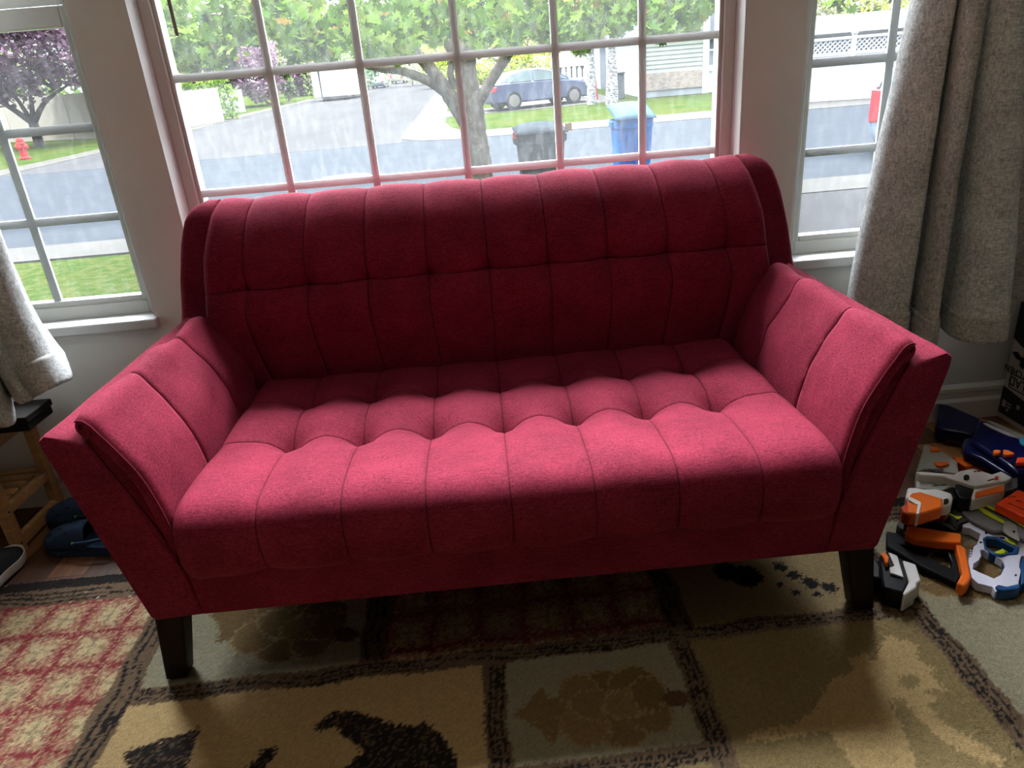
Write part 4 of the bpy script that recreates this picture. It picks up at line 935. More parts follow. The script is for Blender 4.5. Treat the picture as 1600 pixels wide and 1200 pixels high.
def leaves(pts, shape, size, palette, rs, droop=.5):
    """cloud of separate leaf blades as arrays"""
    n = len(pts); k = len(shape); S = np.array(shape)
    nrm = rs.normal(0, 1, (n, 3)); nrm[:, 2] = np.abs(nrm[:, 2])+droop; nrm /= np.linalg.norm(nrm, axis=1)[:, None]
    t = rs.normal(0, 1, (n, 3)); t[:, 2] -= .6; t -= nrm*np.sum(t*nrm, 1)[:, None]; t /= np.linalg.norm(t, axis=1)[:, None]; u = np.cross(nrm, t)
    sz = size*(.65+.7*rs.rand(n))
    fold = .18*np.abs(S[:, 0])
    V = pts[:, None, :] + sz[:, None, None]*(S[None, :, 0, None]*u[:, None, :] + S[None, :, 1, None]*t[:, None, :] + fold[None, :, None]*nrm[:, None, :])
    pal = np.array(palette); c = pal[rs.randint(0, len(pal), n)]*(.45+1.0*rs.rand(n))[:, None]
    return V.reshape(-1, 3), np.repeat(c, k, 0), n, k
def link_leaves(name, V, Cc, n, k, parent, m=None):
    me = bpy.data.meshes.new(name); ob = bpy.data.objects.new(name, me); COL.objects.link(ob); ob.parent = parent
    V = V-np.array(rootloc(parent))
    me.vertices.add(len(V)); me.vertices.foreach_set('co', V.astype(np.float32).ravel()); me.loops.add(n*k); me.loops.foreach_set('vertex_index', np.arange(n*k))
    me.polygons.add(n); me.polygons.foreach_set('loop_start', np.arange(0, n*k, k)); me.polygons.foreach_set('loop_total', np.full(n, k)); me.update(calc_edges=True)
    ca = me.color_attributes.new('col', 'FLOAT_COLOR', 'POINT'); ca.data.foreach_set('color', np.concatenate([Cc, np.ones((len(Cc), 1))], 1).astype(np.float32).ravel())
    me.materials.append(m or M_leaf); return ob
def blob_pts(rs, n, c, r, hollow=.55, flat_bottom=-1.):
    d = rs.normal(0, 1, (n, 3)); d /= np.linalg.norm(d, axis=1)[:, None]; d[:, 2] = np.maximum(d[:, 2], flat_bottom)
    q = (hollow+(1-hollow)*rs.rand(n)**.6)[:, None]; lump = 1+.16*np.sin(d[:, :1]*5+c[0])+.14*np.sin(d[:, 2:]*7+c[1])+.1*np.sin(d[:, 1:2]*9)
    return np.array(c)+d*q*np.array(r)*lump
M_bark = mat('grey_brown_bark', (.080, .066, .052), .9, vscale=6, color2=(.15, .13, .11), stretch=(1.6, 1.6, .5), bump=1., bscale=14, bdist=.03, spec=.0)
M_twig = mat('dark_plum_bark', (.075, .062, .06), .9, var=.2, vscale=8, spec=.0)

# the maple in front of the window
rs = np.random.RandomState(11)
TY = 9.7
def tp(x, y, d=TY): return Vector(on((x, y), 1, d))
base = tp(755, 344); base.z = -.62
tree = thing('maple_tree', (base.x, TY, -.6), 'big green maple with a forked grey trunk in front of the centre window', 'tree')
tk = MB()
def limb(pts, r, n=12):
    p = spl([tuple(q) for q in pts], 6*len(pts)); rr = [lerp(r[0], r[1], i/(len(p)-1))*(1+.05*math.sin(i*2.3)) for i in range(len(p))]; tk.tube(p, rr, n)
limb([(base.x, TY, -.7), (base.x-.0, TY, -.55), tp(748, 262), tp(742, 215), tp(737, 165), tp(728, 110), tp(732, 70), tp(745, 0)], (.205, .10), 16)
limb([tp(742, 212), tp(712, 165), tp(684, 122), tp(655, 88), tp(620, 62), tp(560, 60, TY-.6), tp(480, 40, TY-1)], (.11, .035))
limb([tp(706, 152), tp(672, 128), tp(630, 112), tp(585, 106), tp(545, 96, TY+.8)], (.07, .03))
limb([tp(738, 178), tp(757, 143), tp(785, 98), tp(812, 55), tp(827, 10), tp(835, -60)], (.075, .05))
limb([tp(726, 118), tp(705, 70), tp(680, 30), tp(665, 15), tp(655, -40)], (.10, .07))
limb([tp(706, 95), tp(704, 118), tp(712, 140)], (.04, .045), 8)
limb([tp(738, 80), tp(755, 40), tp(772, 15), tp(790, -30)], (.06, .03))
limb([tp(828, 10), tp(900, -20, TY-.5), tp(1000, -20, TY-1.2), tp(1120, -30, TY-1.5)], (.05, .015), 8)
limb([tp(480, 40, TY-1), tp(400, 30, TY-1.6), tp(300, 20, TY-2)], (.035, .012), 8)
tk.build('trunk', M_bark, tree, smooth=70)
# leaf layer: the lower skirt of the crown, hanging lower on the left than on the right
N = 12500; px_ = rs.uniform(150, 1230, N); dep = rs.uniform(6.6, 13.0, N)
low = np.interp(px_, [150, 240, 290, 330, 420, 520, 600, 660, 740, 800, 870, 950, 1010, 1080, 1140, 1230], [40, 95, 108, 98, 72, 100, 88, 80, 60, 80, 72, 62, 54, 46, 30, 12])
low = low + 12*np.sin(px_/23.)+8*np.sin(px_/9.+1)
py_ = low-np.abs(rs.normal(0, 1, N))**1.0*55-rs.rand(N)*6; py_ = np.where(rs.rand(N) < .35, low-rs.rand(N)*230, py_)
P = np.array([on((a, b_), 1, d) for a, b_, d in zip(px_, py_, dep)])
keep = (P[:, 2] < 4.6); P = P[keep]
Pk = np.array([on((1310+rs.normal(0, 9), 8+rs.normal(0, 5)), 1, 9.5) for _ in range(16)]+[on((330+rs.normal(0, 30), 98+rs.normal(0, 9)), 1, 9.0) for _ in range(40)])
P = np.concatenate([P, Pk])
pal = [(.075, .135, .022), (.095, .165, .03), (.12, .19, .04), (.06, .115, .022), (.14, .20, .05), (.10, .155, .03), (.085, .15, .03), (.16, .20, .05)]*5+[(.26, .16, .05)]
D = np.array([on((x_+rs.normal(0, 5), y_+rs.normal(0, 7)), 1, 8.6) for x_, y_ in ((675, 4), (718, 42), (745, 42), (628, 55), (612, 50), (1082, 18), (1098, 20), (1045, 8), (290, 98), (263, 55), (838, 6), (1016, 34)) for _ in range(5)])
def leafset():
    a = leaves(P, MAPLE, .135, pal, rs, .25); d = leaves(D, MAPLE, .11, [(.28, .16, .05), (.33, .18, .05), (.24, .15, .07)], rs, .1)
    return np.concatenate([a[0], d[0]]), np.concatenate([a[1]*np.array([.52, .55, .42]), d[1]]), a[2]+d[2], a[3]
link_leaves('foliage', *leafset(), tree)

GREEN = [(.07, .12, .03), (.10, .15, .04), (.13, .18, .05)]; YG = [(.20, .25, .03), (.25, .28, .05), (.15, .22, .03)]; PURP = [(.115, .07, .10), (.15, .09, .125), (.19, .12, .15), (.09, .055, .075)]; OLIVE = [(.14, .15, .07), (.18, .18, .09), (.12, .13, .06)]
def bush(name, label, cat, cx, cy, parts, n, size, palette, seed, trunk=None, group=None, shape=OVAL, tm=None):
    """parts: list of (dx, dy, z centre above ground, rx, ry, rz)"""
    r = np.random.RandomState(seed); g = gz(cy); t = thing(name, (cx, cy, g), label, cat, group)
    pts = np.concatenate([blob_pts(r, max(20, int(n*(p[3]*p[5])/sum(q[3]*q[5] for q in parts))), (cx+p[0], cy+p[1], g+p[2]), p[3:6]) for p in parts])
    link_leaves('foliage', *leaves(pts, shape, size, palette, r, .3), t)
    b = MB()
    for tr in (trunk or [[(0, 0, -.1, .10), (0, 0, max(.3, parts[0][2]*.8), .06)]]):
        p = spl([(cx+q[0], cy+q[1], g+q[2]) for q in tr], 8); b.tube(p, [float(np.interp(i/7, np.linspace(0, 1, len(tr)), [q[3] for q in tr])) for i in range(8)], 7)
    b.build('trunk', tm or M_bark, t, smooth=60)
    return t
# purple plum beside the hydrant (left window)
q = ong((62, 228))
bush('plum_tree', 'purple-leaved plum tree behind the red hydrant, in front of the tan wall', 'tree', q[0], q[1], [(.2, 0, 4.6, 3.9, 2.5, 2.2), (-2.6, .3, 4.2, 2.4, 2, 1.9), (2.6, .2, 4.0, 2.0, 1.8, 1.5), (0, 0, 6.2, 3.4, 2.4, 1.8), (-1, -.6, 3.2, 2.0, 1.5, .8)], 9000, .30, PURP, 3,
     [[(0, 0, -.1, .26), (.05, 0, 1.2, .22)], [(.05, 0, 1.1, .17), (-.9, 0, 2.0, .12), (-2.1, 0, 2.9, .06)], [(.05, 0, 1.1, .15), (.3, 0, 2.2, .10), (.5, 0, 3.4, .05)], [(.05, 0, 1.1, .16), (1.0, 0, 2.1, .11), (2.4, 0, 2.8, .05)], [(0, 0, 1.2, .13), (-.4, .1, 2.3, .09), (-.8, .1, 3.5, .05)]], tm=M_twig)
def px_bush(name, label, cat, base_px, w_px, h_px, n, size, pal_, seed, depth=None, group=None, ratio=.9, **kw):
    """ball or oval shrub standing at a measured ground point"""
    q = ong(base_px); k = q[1]/FPX; w, h = w_px*k, h_px*k
    return bush(name, label, cat, q[0], q[1], [(0, 0, h*.55, w*.5, w*.42, h*.48), (w*.18, .1, h*.42, w*.38, w*.34, h*.40), (-w*.2, 0, h*.45, w*.36, w*.32, h*.42)], n, size*k/.04, pal_, seed, group=group, **kw)
px_bush('plum_tree', 'purple-leaved tree to the left of the white trailer, above the grey fence', 'tree', (372, 168), 135, 108, 5500, .26, PURP, 5)
px_bush('plum_tree', 'small purple-leaved tree directly left of the trailer', 'tree', (470, 150), 66, 52, 2200, .24, PURP, 6)
px_bush('street_tree', 'green tree between the two purple trees', 'tree', (452, 158), 18, 56, 800, .20, GREEN, 7)
px_bush('street_tree', 'dense green tree behind the trailer', 'tree', (530, 150), 90, 66, 1200, .14, GREEN, 8)
px_bush('flowering_shrub', 'yellow-flowering shrub right of the trailer', 'shrub', (552, 150), 26, 30, 400, .16, [(.38, .30, .04), (.28, .26, .05), (.16, .2, .05)], 9)
px_bush('street_tree', 'bluish green tree left of the distant cars', 'tree', (574, 140), 30, 36, 450, .16, [(.06, .12, .07), (.09, .15, .08)], 10)
px_bush('street_tree', 'pale olive tree over the far end of the side street', 'tree', (645, 134), 80, 50, 900, .14, OLIVE, 12)
px_bush('shrub', 'bright yellow-green shrub behind the parked blue car', 'shrub', (828, 140), 70, 62, 1500, .2, YG, 13)
px_bush('shrub', 'yellow-green shrub behind the maple fork', 'shrub', (762, 138), 44, 34, 700, .2, YG, 14)
px_bush('street_tree', 'leafy green tree behind the maple trunk', 'tree', (690, 137), 60, 62, 900, .18, YG, 15)
q = ong((300, 190))
bush('ivy_hedge', 'ivy hedge spilling over the white fence', 'hedge', -17.3, 50.9, [(0, 0, 2.3, 1.6, .8, .6), (1.3, .0, 1.2, .75, .7, 1.5), (-1.6, 0, 2.2, 1.3, .7, .5)], 1700, .22, [(.12, .2, .03), (.16, .24, .04), (.09, .16, .03)], 16)

def wall_line(name, label, cat, pts, h, th, m, cap=None, grooves=None, group=None):
    """a fence run through ground points"""
    c = np.mean([p for p in pts], 0); t = thing(name, (c[0], c[1], gz(c[1])), label, cat, group)
    b = MB()
    for a, d in zip(pts[:-1], pts[1:]):
        a, d = np.array(a, float), np.array(d, float); L = np.linalg.norm(d-a); u = (d-a)/L; n_ = np.array([-u[1], u[0]])
        for i in range(max(1, int(L/2.2))):
            k = max(1, int(L/2.2)); p0, p1 = a+u*L*i/k, a+u*L*(i+1)/k; z0, z1 = gz(p0[1]), gz(p1[1])
            vs = [(p0-n_*th/2, z0-.3), (p1-n_*th/2, z1-.3), (p1+n_*th/2, z1-.3), (p0+n_*th/2, z0-.3), (p0-n_*th/2, z0+h), (p1-n_*th/2, z1+h), (p1+n_*th/2, z1+h), (p0+n_*th/2, z0+h)]
            b.add([(v[0], v[1], z) for v, z in vs], [(0, 1, 2, 3), (4, 7, 6, 5), (0, 4, 5, 1), (1, 5, 6, 2), (2, 6, 7, 3), (3, 7, 4, 0)])
            pp = p0; MB().box(pp[0]-.07, pp[0]+.07, pp[1]-.07, pp[1]+.07, z0-.2, z0+h+.03).build('post', cap or m, t, smooth=0)
    b.build('panels', m, t, smooth=0)
    return t
M_tan = mat('tan_block_wall', (0.3, 0.277, 0.232), .85, var=.05, vscale=.6, spec=.0); M_wv = mat('white_vinyl_fence', (0.42, 0.43, 0.47), .5, spec=.0); M_gf = mat('pale_grey_fence', (0.285, 0.3, 0.307), .7, var=.08, vscale=.8, spec=.0)
wall_line('garden_wall', 'tan panel wall behind the purple plum tree at the far left', 'wall', [(-36, 51.5), (-27, 45.8), (-20.2, 42.8)], 2.35, .15, M_tan)
M_wf = mat('white_panel_fence', (0.63, 0.66, 0.69), .5, spec=.0)
wall_line('white_fence', 'bright white panel fence at the left street corner, under the ivy hedge', 'fence', [(-20.5, 44.6), (-17.6, 44.9), (-15.95, 49.6)], 1.95, .1, M_wf)
wall_line('grey_fence', 'pale grey fence behind the white fence, below the purple trees', 'fence', [(-24.5, 57), (-17.2, 59.2)], 1.6, .12, M_gf)
# hydrant
q = ong((40, 248)); M_red_p = mat('red_hydrant_paint', (.42, .035, .035), .45, spec=.0)
hy = thing('fire_hydrant', (q[0], q[1], q[2]), 'red fire hydrant on the corner grass seen through the left window', 'fire hydrant')
H0 = Matrix.Translation((q[0], q[1], q[2])) @ Matrix.Scale(1.12, 4)
MB().lathe([(.20, 0), (.20, .05), (.13, .07), (.12, .52), (.16, .54), (.16, .58), (.13, .60)], 16, H0).build('barrel', M_red_p, hy)
MB().lathe([(.135, .60), (.13, .68), (.09, .75), (.04, .78), (.035, .83)], 16, H0).build('bonnet', M_red_p, hy)
for a in (0, math.pi, -math.pi/2):
    MB().lathe([(.075, .10), (.075, .17), (.09, .175), (.09, .21), (.03, .215), (.03, .24)], 10, H0 @ Matrix.Translation((0, 0, .44)) @ Matrix.Rotation(a, 4, 'Z') @ Matrix.Rotation(math.pi/2, 4, 'Y')).build('nozzle', M_red_p, hy)

# --- wheelie bins on the near kerb ------------------------------------------
def bin_(name, label, px_c, py_rim, d, h, wtop, m, lidm, tilt, extras=None, rz=0.):
    c = on((px_c, py_rim), 1, d); g = -.6; top = c[2]
    t = thing(name, (c[0], d+.3, g), label, 'bin'); M_ = Matrix.Translation((c[0], d+.33, g)) @ Matrix.Rotation(rz, 4, 'Z')
    hh = top-g; wt, wb = wtop/2, wtop*.40; dt, db = .36, .27
    b = MB(); rowsB = []
    for z, w, dd in ((.07, wb, db), (.12, wb+.005, db+.005), (hh*.9, wt*.955, dt*.955), (hh*.90+.001, wt, dt), (hh, wt, dt)):
        rowsB.append([M_ @ Vector(p) for p in [(x*w, y*dd, z) for x, y in [(math.copysign(abs(math.cos(a))**.28, math.cos(a)), math.copysign(abs(math.sin(a))**.28, math.sin(a))) for a in [2*math.pi*k/32 for k in range(32)]]]])
    b.grid(rowsB, closev=True); b.f.append(tuple(range(31, -1, -1))); b.build('body', m, t, smooth=40)
    # domed lid hinged at the back
    b = MB(); P = []
    for i in range(11):
        r = []
        for j in range(11):
            x, y = (i/10*2-1), (j/10*2-1); e_ = max(abs(x), abs(y)); z = .10*(1-x*x)**.5*(1-abs(y)**4)**.5 if e_ < 1 else 0
            r.append(M_ @ Vector((x*(wt+.02), y*(dt+.03), hh+.012+z*.8+tilt*(y+1)/2)))
        P.append(r)
    b.grid(P); b.build('lid', lidm, t, smooth=60, solid=.012)
    b = MB(); b.tube([M_ @ Vector((x*(wt-.04), dt+.07, hh-.02)) for x in (-1, -.5, 0, .5, 1)], .016, 8); b.build('handle_bar', m, t)
    for s in (-1, 1):
        b = MB(); b.lathe([(.14, -.03), (.15, -.02), (.15, .02), (.14, .03)], 18, M_ @ Matrix.Translation((s*(wb+.02), db-.02, .15)) @ Matrix.Rotation(math.pi/2, 4, 'Y')); b.build('wheel', M_tyre, t)
        b = MB(); 
        vs = [M_ @ Vector(p) for p in ((s*wt, -.1, hh-.02), (s*(wt+.035), -.1, hh-.03), (s*(wt+.035), .12, hh-.03), (s*wt, .12, hh-.02), (s*wt, -.1, hh-.13), (s*(wt+.035), -.1, hh-.11), (s*(wt+.035), .12, hh-.11), (s*wt, .12, hh-.13))]
        b.add(vs, [(0, 1, 2, 3), (4, 7, 6, 5), (0, 4, 5, 1), (1, 5, 6, 2), (2, 6, 7, 3), (3, 7, 4, 0)]); b.build('side_grip', m, t, smooth=0)
    b = MB()
    for k in (-.5, 0, .5): b.box(-.012+k*wtop*.6, .012+k*wtop*.6, -dt-.006, -dt+.02, hh*.35, hh*.86, M_)
    b.build('ribs', m, t, smooth=0)
    return t, M_, hh, wt, dt
M_tyre = mat('black_tyre_rubber', (.02, .02, .022), .8, spec=.0)
M_bgrey = mat('weathered_grey_plastic', (.07, .078, .085), .6, var=.25, vscale=9, spec=.0); M_bblue = mat('sun_faded_blue_plastic', (.03, .11, .34), .5, var=.12, vscale=5, spec=.0); M_bblue2 = mat('pale_blue_lid_plastic', (.055, .10, .165), .45, spec=.0)
M_blid = mat('grey_lid_plastic', (.040, .048, .056), .5, spec=.0)
t, M_, hh, wt, dt = bin_('wheelie_bin', 'weathered dark grey wheelie bin at the kerb, right of the maple trunk', 846, 210, 9.95, 1.1, .66, M_bgrey, M_blid, .06)
MB().box(wt+.02, wt+.11, -.1, -.08, hh+.0, hh+.10, M_).build('cardboard_flap', mat('brown_cardboard', (.22, .14, .08), .8, spec=.0), t, smooth=0)
MB().box(-wt-.05, -wt+.0, -.30, -.28, hh-.03, hh+.05, M_).build('red_tag', mat('red_plastic_tag', (.42, .04, .03), .6, spec=.0), t, smooth=0)
bin_('wheelie_bin', 'blue wheelie recycling bin with a pale blue domed lid, at the kerb', 993, 187, 11.6, 1.1, .60, M_bblue, M_bblue2, .19)

# --- cars --------------------------------------------------------------------
M_carglass = mat('tinted_car_glass', (.03, .045, .045), .25, spec=.15); M_hub = mat('alloy_wheel', (.17, .16, .15), .4, metallic=.3, spec=.0); M_tail = mat('red_tail_lamp', (.5, .02, .03), .25); M_lamp = mat('clear_lamp', (.5, .5, .5), .15)
def car(label, loc, rz, s, paint, kind='sedan'):
    """front at +x in its own space, built to a real car's size then scaled"""
    t = thing('car', loc, label, 'car', rz=rz); W = .88
    if kind == 'sedan':
        lower = [(-2.2, .38), (-2.27, .62), (-2.25, .86), (-2.12, .97), (-1.2, 1.0), (.75, .98), (1.25, .94), (1.95, .82), (2.2, .66), (2.25, .45), (2.15, .25), (-2.1, .25)]
        cabin = [(-1.95, .96), (-1.35, 1.32), (-.75, 1.44), (-.1, 1.46), (.42, 1.38), (1.25, .94)]
        win = [[(-1.45, 1.0), (-1.12, 1.28), (-.72, 1.37), (-.50, 1.385), (-.50, 1.0)], [(-.40, 1.0), (-.40, 1.385), (-.05, 1.39), (.34, 1.32), (.92, 1.0)]]
        wx = (-1.33, 1.35); wr = .33
    else:
        lower = [(-2.2, .42), (-2.28, .62), (-2.27, 1.05), (-2.1, 1.12), (.95, 1.10), (1.3, 1.05), (2.0, .95), (2.25, .75), (2.28, .5), (2.2, .3), (-2.15, .3)]
        cabin = [(-2.22, 1.08), (-2.02, 1.55), (-1.85, 1.70), (-.2, 1.74), (.3, 1.66), (1.25, 1.06)]
        win = [[(-1.98, 1.15), (-1.85, 1.52), (-1.2, 1.60), (-1.2, 1.15)], [(-1.1, 1.15), (-1.1, 1.60), (-.35, 1.62), (-.35, 1.15)], [(-.25, 1.15), (-.25, 1.62), (.2, 1.58), (.95, 1.15)]]
        wx = (-1.35, 1.4); wr = .36
    def loft(poly, w0, w1, zz0, zz1):
        f = lambda z: lerp(w0, w1, smooth01((z-zz0)/(zz1-zz0)))
        return MB().prism([(x*s, z*s) for x, z in poly], lambda p: (p[0], -f(p[1]/s)*s, p[1]), lambda p: (p[0], f(p[1]/s)*s, p[1]))
    top = max(z for x, z in cabin)
    loft(lower, W, W*.97, .25, 1.0).build('body', paint, t, local=True, bevel=.06*s, seg=3, smooth=50)
    loft(cabin, W*.96, W*.70, .95, top).build('cabin', paint, t, local=True, bevel=.05*s, seg=3, smooth=50)
    fw = lambda z: lerp(W*.96, W*.70, smooth01((z-.95)/(top-.95)))
    for sd in (-1, 1):
        for w in win:
            MB().prism([(x*s, z*s) for x, z in w], lambda p: (p[0], sd*(fw(p[1]/s)+.012)*s, p[1]), lambda p: (p[0], sd*(fw(p[1]/s)-.03)*s, p[1])).build('side_window', M_carglass, t, local=True, smooth=0)
        for x in wx:
            T_ = Matrix.Translation((x*s, sd*(W-.09)*s, wr*s)) @ Matrix.Rotation(math.pi/2, 4, 'X')
            wl = MB().lathe([(.0, -.11*s), (wr*.97*s, -.11*s), (wr*s, -.08*s), (wr*s, .08*s), (wr*.97*s, .11*s), (.0, .11*s)], 28, T_).build('wheel', M_tyre, t, local=True, smooth=30)
            b = MB(); b.lathe([(.0, -.118*s), (wr*.2*s, -.118*s), (wr*.68*s, -.112*s), (wr*.7*s, -.10*s)], 20, T_)
            b.lathe([(.0, .118*s), (wr*.2*s, .118*s), (wr*.68*s, .112*s), (wr*.7*s, .10*s)], 20, T_)
            h = b.build('hub', M_hub, wl, local=True, smooth=30)
            sp_ = MB()
            for k in range(9):
                for q_ in (-1, 1): sp_.box(wr*.2*s, wr*.66*s, -.022*s, .022*s, q_*.112*s-.008*s, q_*.112*s+.008*s, T_ @ Matrix.Rotation(2*math.pi*k/9, 4, 'Z'))
        zl = .78 if kind == 'sedan' else .95
        hgt = .09 if kind == 'sedan' else .28
        MB().prism([(-2.285*s, zl*s-hgt*s), (-2.285*s, zl*s+hgt*s), (-2.02*s, zl*s+hgt*s*.9), (-2.1*s, zl*s-hgt*s)], lambda p: (p[0], sd*(W-.24)*s, p[1]), lambda p: (p[0], sd*(W+.008)*s, p[1])).build('tail_lamp', M_tail, t, local=True, bevel=.01*s)
        MB().prism([(2.24*s, .62*s), (2.2*s, .76*s), (1.86*s, .84*s), (1.92*s, .66*s)], lambda p: (p[0], sd*(W-.25)*s, p[1]), lambda p: (p[0], sd*(W+.006)*s, p[1])).build('head_lamp', M_lamp, t, local=True, bevel=.01*s)
    # windscreen and rear window
    if kind == 'sedan': scr = [((.50, 1.36), (1.20, .99)), ((-1.30, 1.325), (-1.86, 1.0))]
    else: scr = [((.36, 1.64), (1.2, 1.10)), ((-2.06, 1.50), (-2.20, 1.16))]
    for (a, c) in scr:
        nx = .02 if a[0] > 0 else -.02; b = MB(); v = []
        for (x, z) in (a, c):
            for y in (-1, 1): v += [((x+nx)*s, y*(fw(z)-.10)*s, (z+.02)*s), ((x-nx)*s, y*(fw(z)-.10)*s, (z-.02)*s)]
        b.add(v, [(0, 2, 6, 4), (1, 5, 7, 3), (0, 4, 5, 1), (2, 3, 7, 6), (0, 1, 3, 2), (4, 6, 7, 5)]); b.build('windscreen' if a[0] > 0 else 'rear_window', M_carglass, t, local=True, smooth=0)
    return t
P_blue = mat('dark_blue_car_paint', (.020, .032, .075), .22, coat=.5); P_silver = mat('pale_blue_car_paint', (.16, .20, .26), .3, coat=.4); P_white = mat('white_car_paint', (.4, .4, .4), .3)
a, c = ong((803, 172)), ong((896, 161.5)); ang = math.atan2(c[1]-a[1], c[0]-a[0]); L_ = math.hypot(c[0]-a[0], c[1]-a[1]); s_ = L_/2.68
m_ = (a+c)/2; nrm = np.array([-math.sin(ang), math.cos(ang)])*.8*s_
car('dark blue saloon car on the driveway beyond the street', (m_[0]+nrm[0], m_[1]+nrm[1], gz(m_[1])-.0), ang, s_, P_blue)
car('pale blue-silver SUV parked in the near street, seen past the right curtain', (9.75, 13.2, -.62), -0.55, 1.0, P_silver, 'suv')
q = ong((603, 136)); car('silver car parked far up the side street, left of another parked car', (q[0]-.6, q[1], q[2]-.08), 1.5, .85, P_silver)
q = ong((621, 132.5)); car('white car parked far up the side street, behind the silver one', (q[0]-.2, q[1]+6, q[2]+.2), 1.5, .95, P_white, 'suv')

# --- trailer ------------------------------------------------------------------
M_trl = mat('white_trailer_skin', (.62, .64, .68), .45, var=.04, vscale=.8, spec=.0); M_dkm = mat('dark_trailer_steel', (.06, .06, .065), .6, spec=.0)
q = ong((520, 157)); k = q[1]/FPX
tr = thing('cargo_trailer', (q[0], q[1], q[2]), 'white box trailer parked at the left side of the side street', 'trailer', rz=0)
X0, X1, XM = q[0]-29*k, q[0]+22*k, q[0]-14*k; zb, zt = q[2]+5*k, q[2]+41*k
b = MB(); b.prism([(X0, q[1]+1.2), (XM, q[1]), (X1, q[1]-.05), (X1+1.0, q[1]+4.5), (X0+.9, q[1]+5)], lambda p: (p[0], p[1], zb), lambda p: (p[0], p[1], zt)); b.build('box', M_trl, tr, bevel=.06, smooth=0)
b = MB(); b.prism([(X0-.03, q[1]+1.15), (XM, q[1]-.05), (X1+.03, q[1]-.1), (X1+1.0, q[1]+4.5), (X0+.9, q[1]+5)], lambda p: (p[0], p[1], zt), lambda p: (p[0], p[1], zt+.06)); b.build('roof', M_trl, tr, smooth=0)
MB().box(XM-.06, XM+.06, q[1]-.06, q[1], zb, zt).build('corner_post', M_dkm, tr, smooth=0)
MB().box(XM, X1, q[1]-.08, q[1]+.1, zb-.18, zb).build('chassis', M_dkm, tr, smooth=0)
for x in (XM+.1, X1-.25):
    MB().lathe([(.34, -.1), (.36, -.08), (.36, .08), (.34, .1)], 18, Matrix.Translation((x, q[1]+.5, q[2]+.30)) @ Matrix.Rotation(math.pi/2, 4, 'Y')).build('wheel', M_tyre, tr)

# --- houses and fences across the street ----------------------------------------
M_sid = mat('grey_lap_siding', (0.218, 0.235, 0.213), .7, spec=.0); M_brick = mat('buff_brick', (0.262, 0.218, 0.18), .85, vscale=5, color2=(0.175, 0.147, 0.126), stretch=(1, 1, 3), spec=.0); M_found = mat('grey_foundation', (0.21, 0.231, 0.245), .8, spec=.0); M_trimw = mat('white_house_trim', (0.504, 0.532, 0.56), .5, spec=.0); M_roofw = mat('white_metal_roof', (0.0702, 0.0718, 0.0741), .6, spec=0); M_gar = mat('blue_white_garage_door', (0.234, 0.269, 0.321), .5, spec=.0); M_roofb = mat('brown_shingle_roof', (.20, .135, .085), .9, var=.15, vscale=2, spec=.0); M_wall2 = mat('pale_blue_grey_wall', (0.165, 0.187, 0.217), .8, spec=.0)
HY = 38.6
hx0, hx1 = on((1004, 110), 1, HY)[0], on((1098, 110), 1, HY)[0]; g0 = gz(HY); zl = on((1050, 112), 1, HY)[2]; zb2 = on((1050, 139), 1, HY)[2]
ho = thing('house', ((hx0+hx1)/2, HY+3, g0), 'grey-sided house with a low brick base across the street, right of the birches', 'house')
b = MB(); n_ = 26
for k in range(n_):
    z0 = zl+k*.20; b.prism([(HY-.03, z0), (HY-.005, z0+.2), (HY+.1, z0+.2), (HY+.1, z0)], lambda p: (hx0-.0, p[0], p[1]), lambda p: (hx1, p[0], p[1]))
b.build('siding', M_sid, ho, smooth=0)
MB().box(hx0, hx1, HY-.06, HY+.1, zb2, zl).build('brick_base', M_brick, ho, smooth=0); MB().box(hx0, hx1, HY-.02, HY+.1, g0-.4, zb2).build('foundation', M_found, ho, smooth=0)
MB().box(hx1-.02, hx1+.28, HY-.08, HY+9, g0-.3, zl+5.2).build('corner_trim', M_trimw, ho, smooth=0)
b = MB(); b.prism([(HY-.7, zl+5.1), (HY+4.5, zl+7.3), (HY+10, zl+5.1)], lambda p: (hx0-.8, p[0], p[1]), lambda p: (hx1+.8, p[0], p[1])); b.build('roof', M_roofb, ho, smooth=0)
MB().box(hx0, hx1, HY+.1, HY+9, g0-.4, zl+5.15).build('wall', M_wall2, ho, smooth=0)
GY = 49.8; gx0, gx1 = on((938, 120), 1, GY)[0], on((1012, 120), 1, GY)[0]; gg = gz(GY)
ga = thing('garage', ((gx0+gx1)/2, GY+3, gg), 'pale blue garage with a panelled door behind the thicker birch', 'garage')
MB().box(gx0, gx1, GY, GY+7, gg-.4, gg+6).build('wall', M_wall2, ga, smooth=0)
b = MB()
for k in range(6): b.box(gx0+1.0, gx1-1.0, GY-.07, GY, gg+.02+k*.56, gg+.02+k*.56+.53)
b.build('door', M_gar, ga, smooth=0); MB().box(gx1-.75, gx1-.15, GY-.2, GY, gg-.2, gg+2.1).build('brick_pier', M_brick, ga, smooth=0)
b = MB(); b.prism([(GY-.5, gg+6), (GY+3.5, gg+7.6), (GY+7.5, gg+6)], lambda p: (gx0-.3, p[0], p[1]), lambda p: (gx1+.3, p[0], p[1])); b.build('roof', M_roofb, ga, smooth=0)
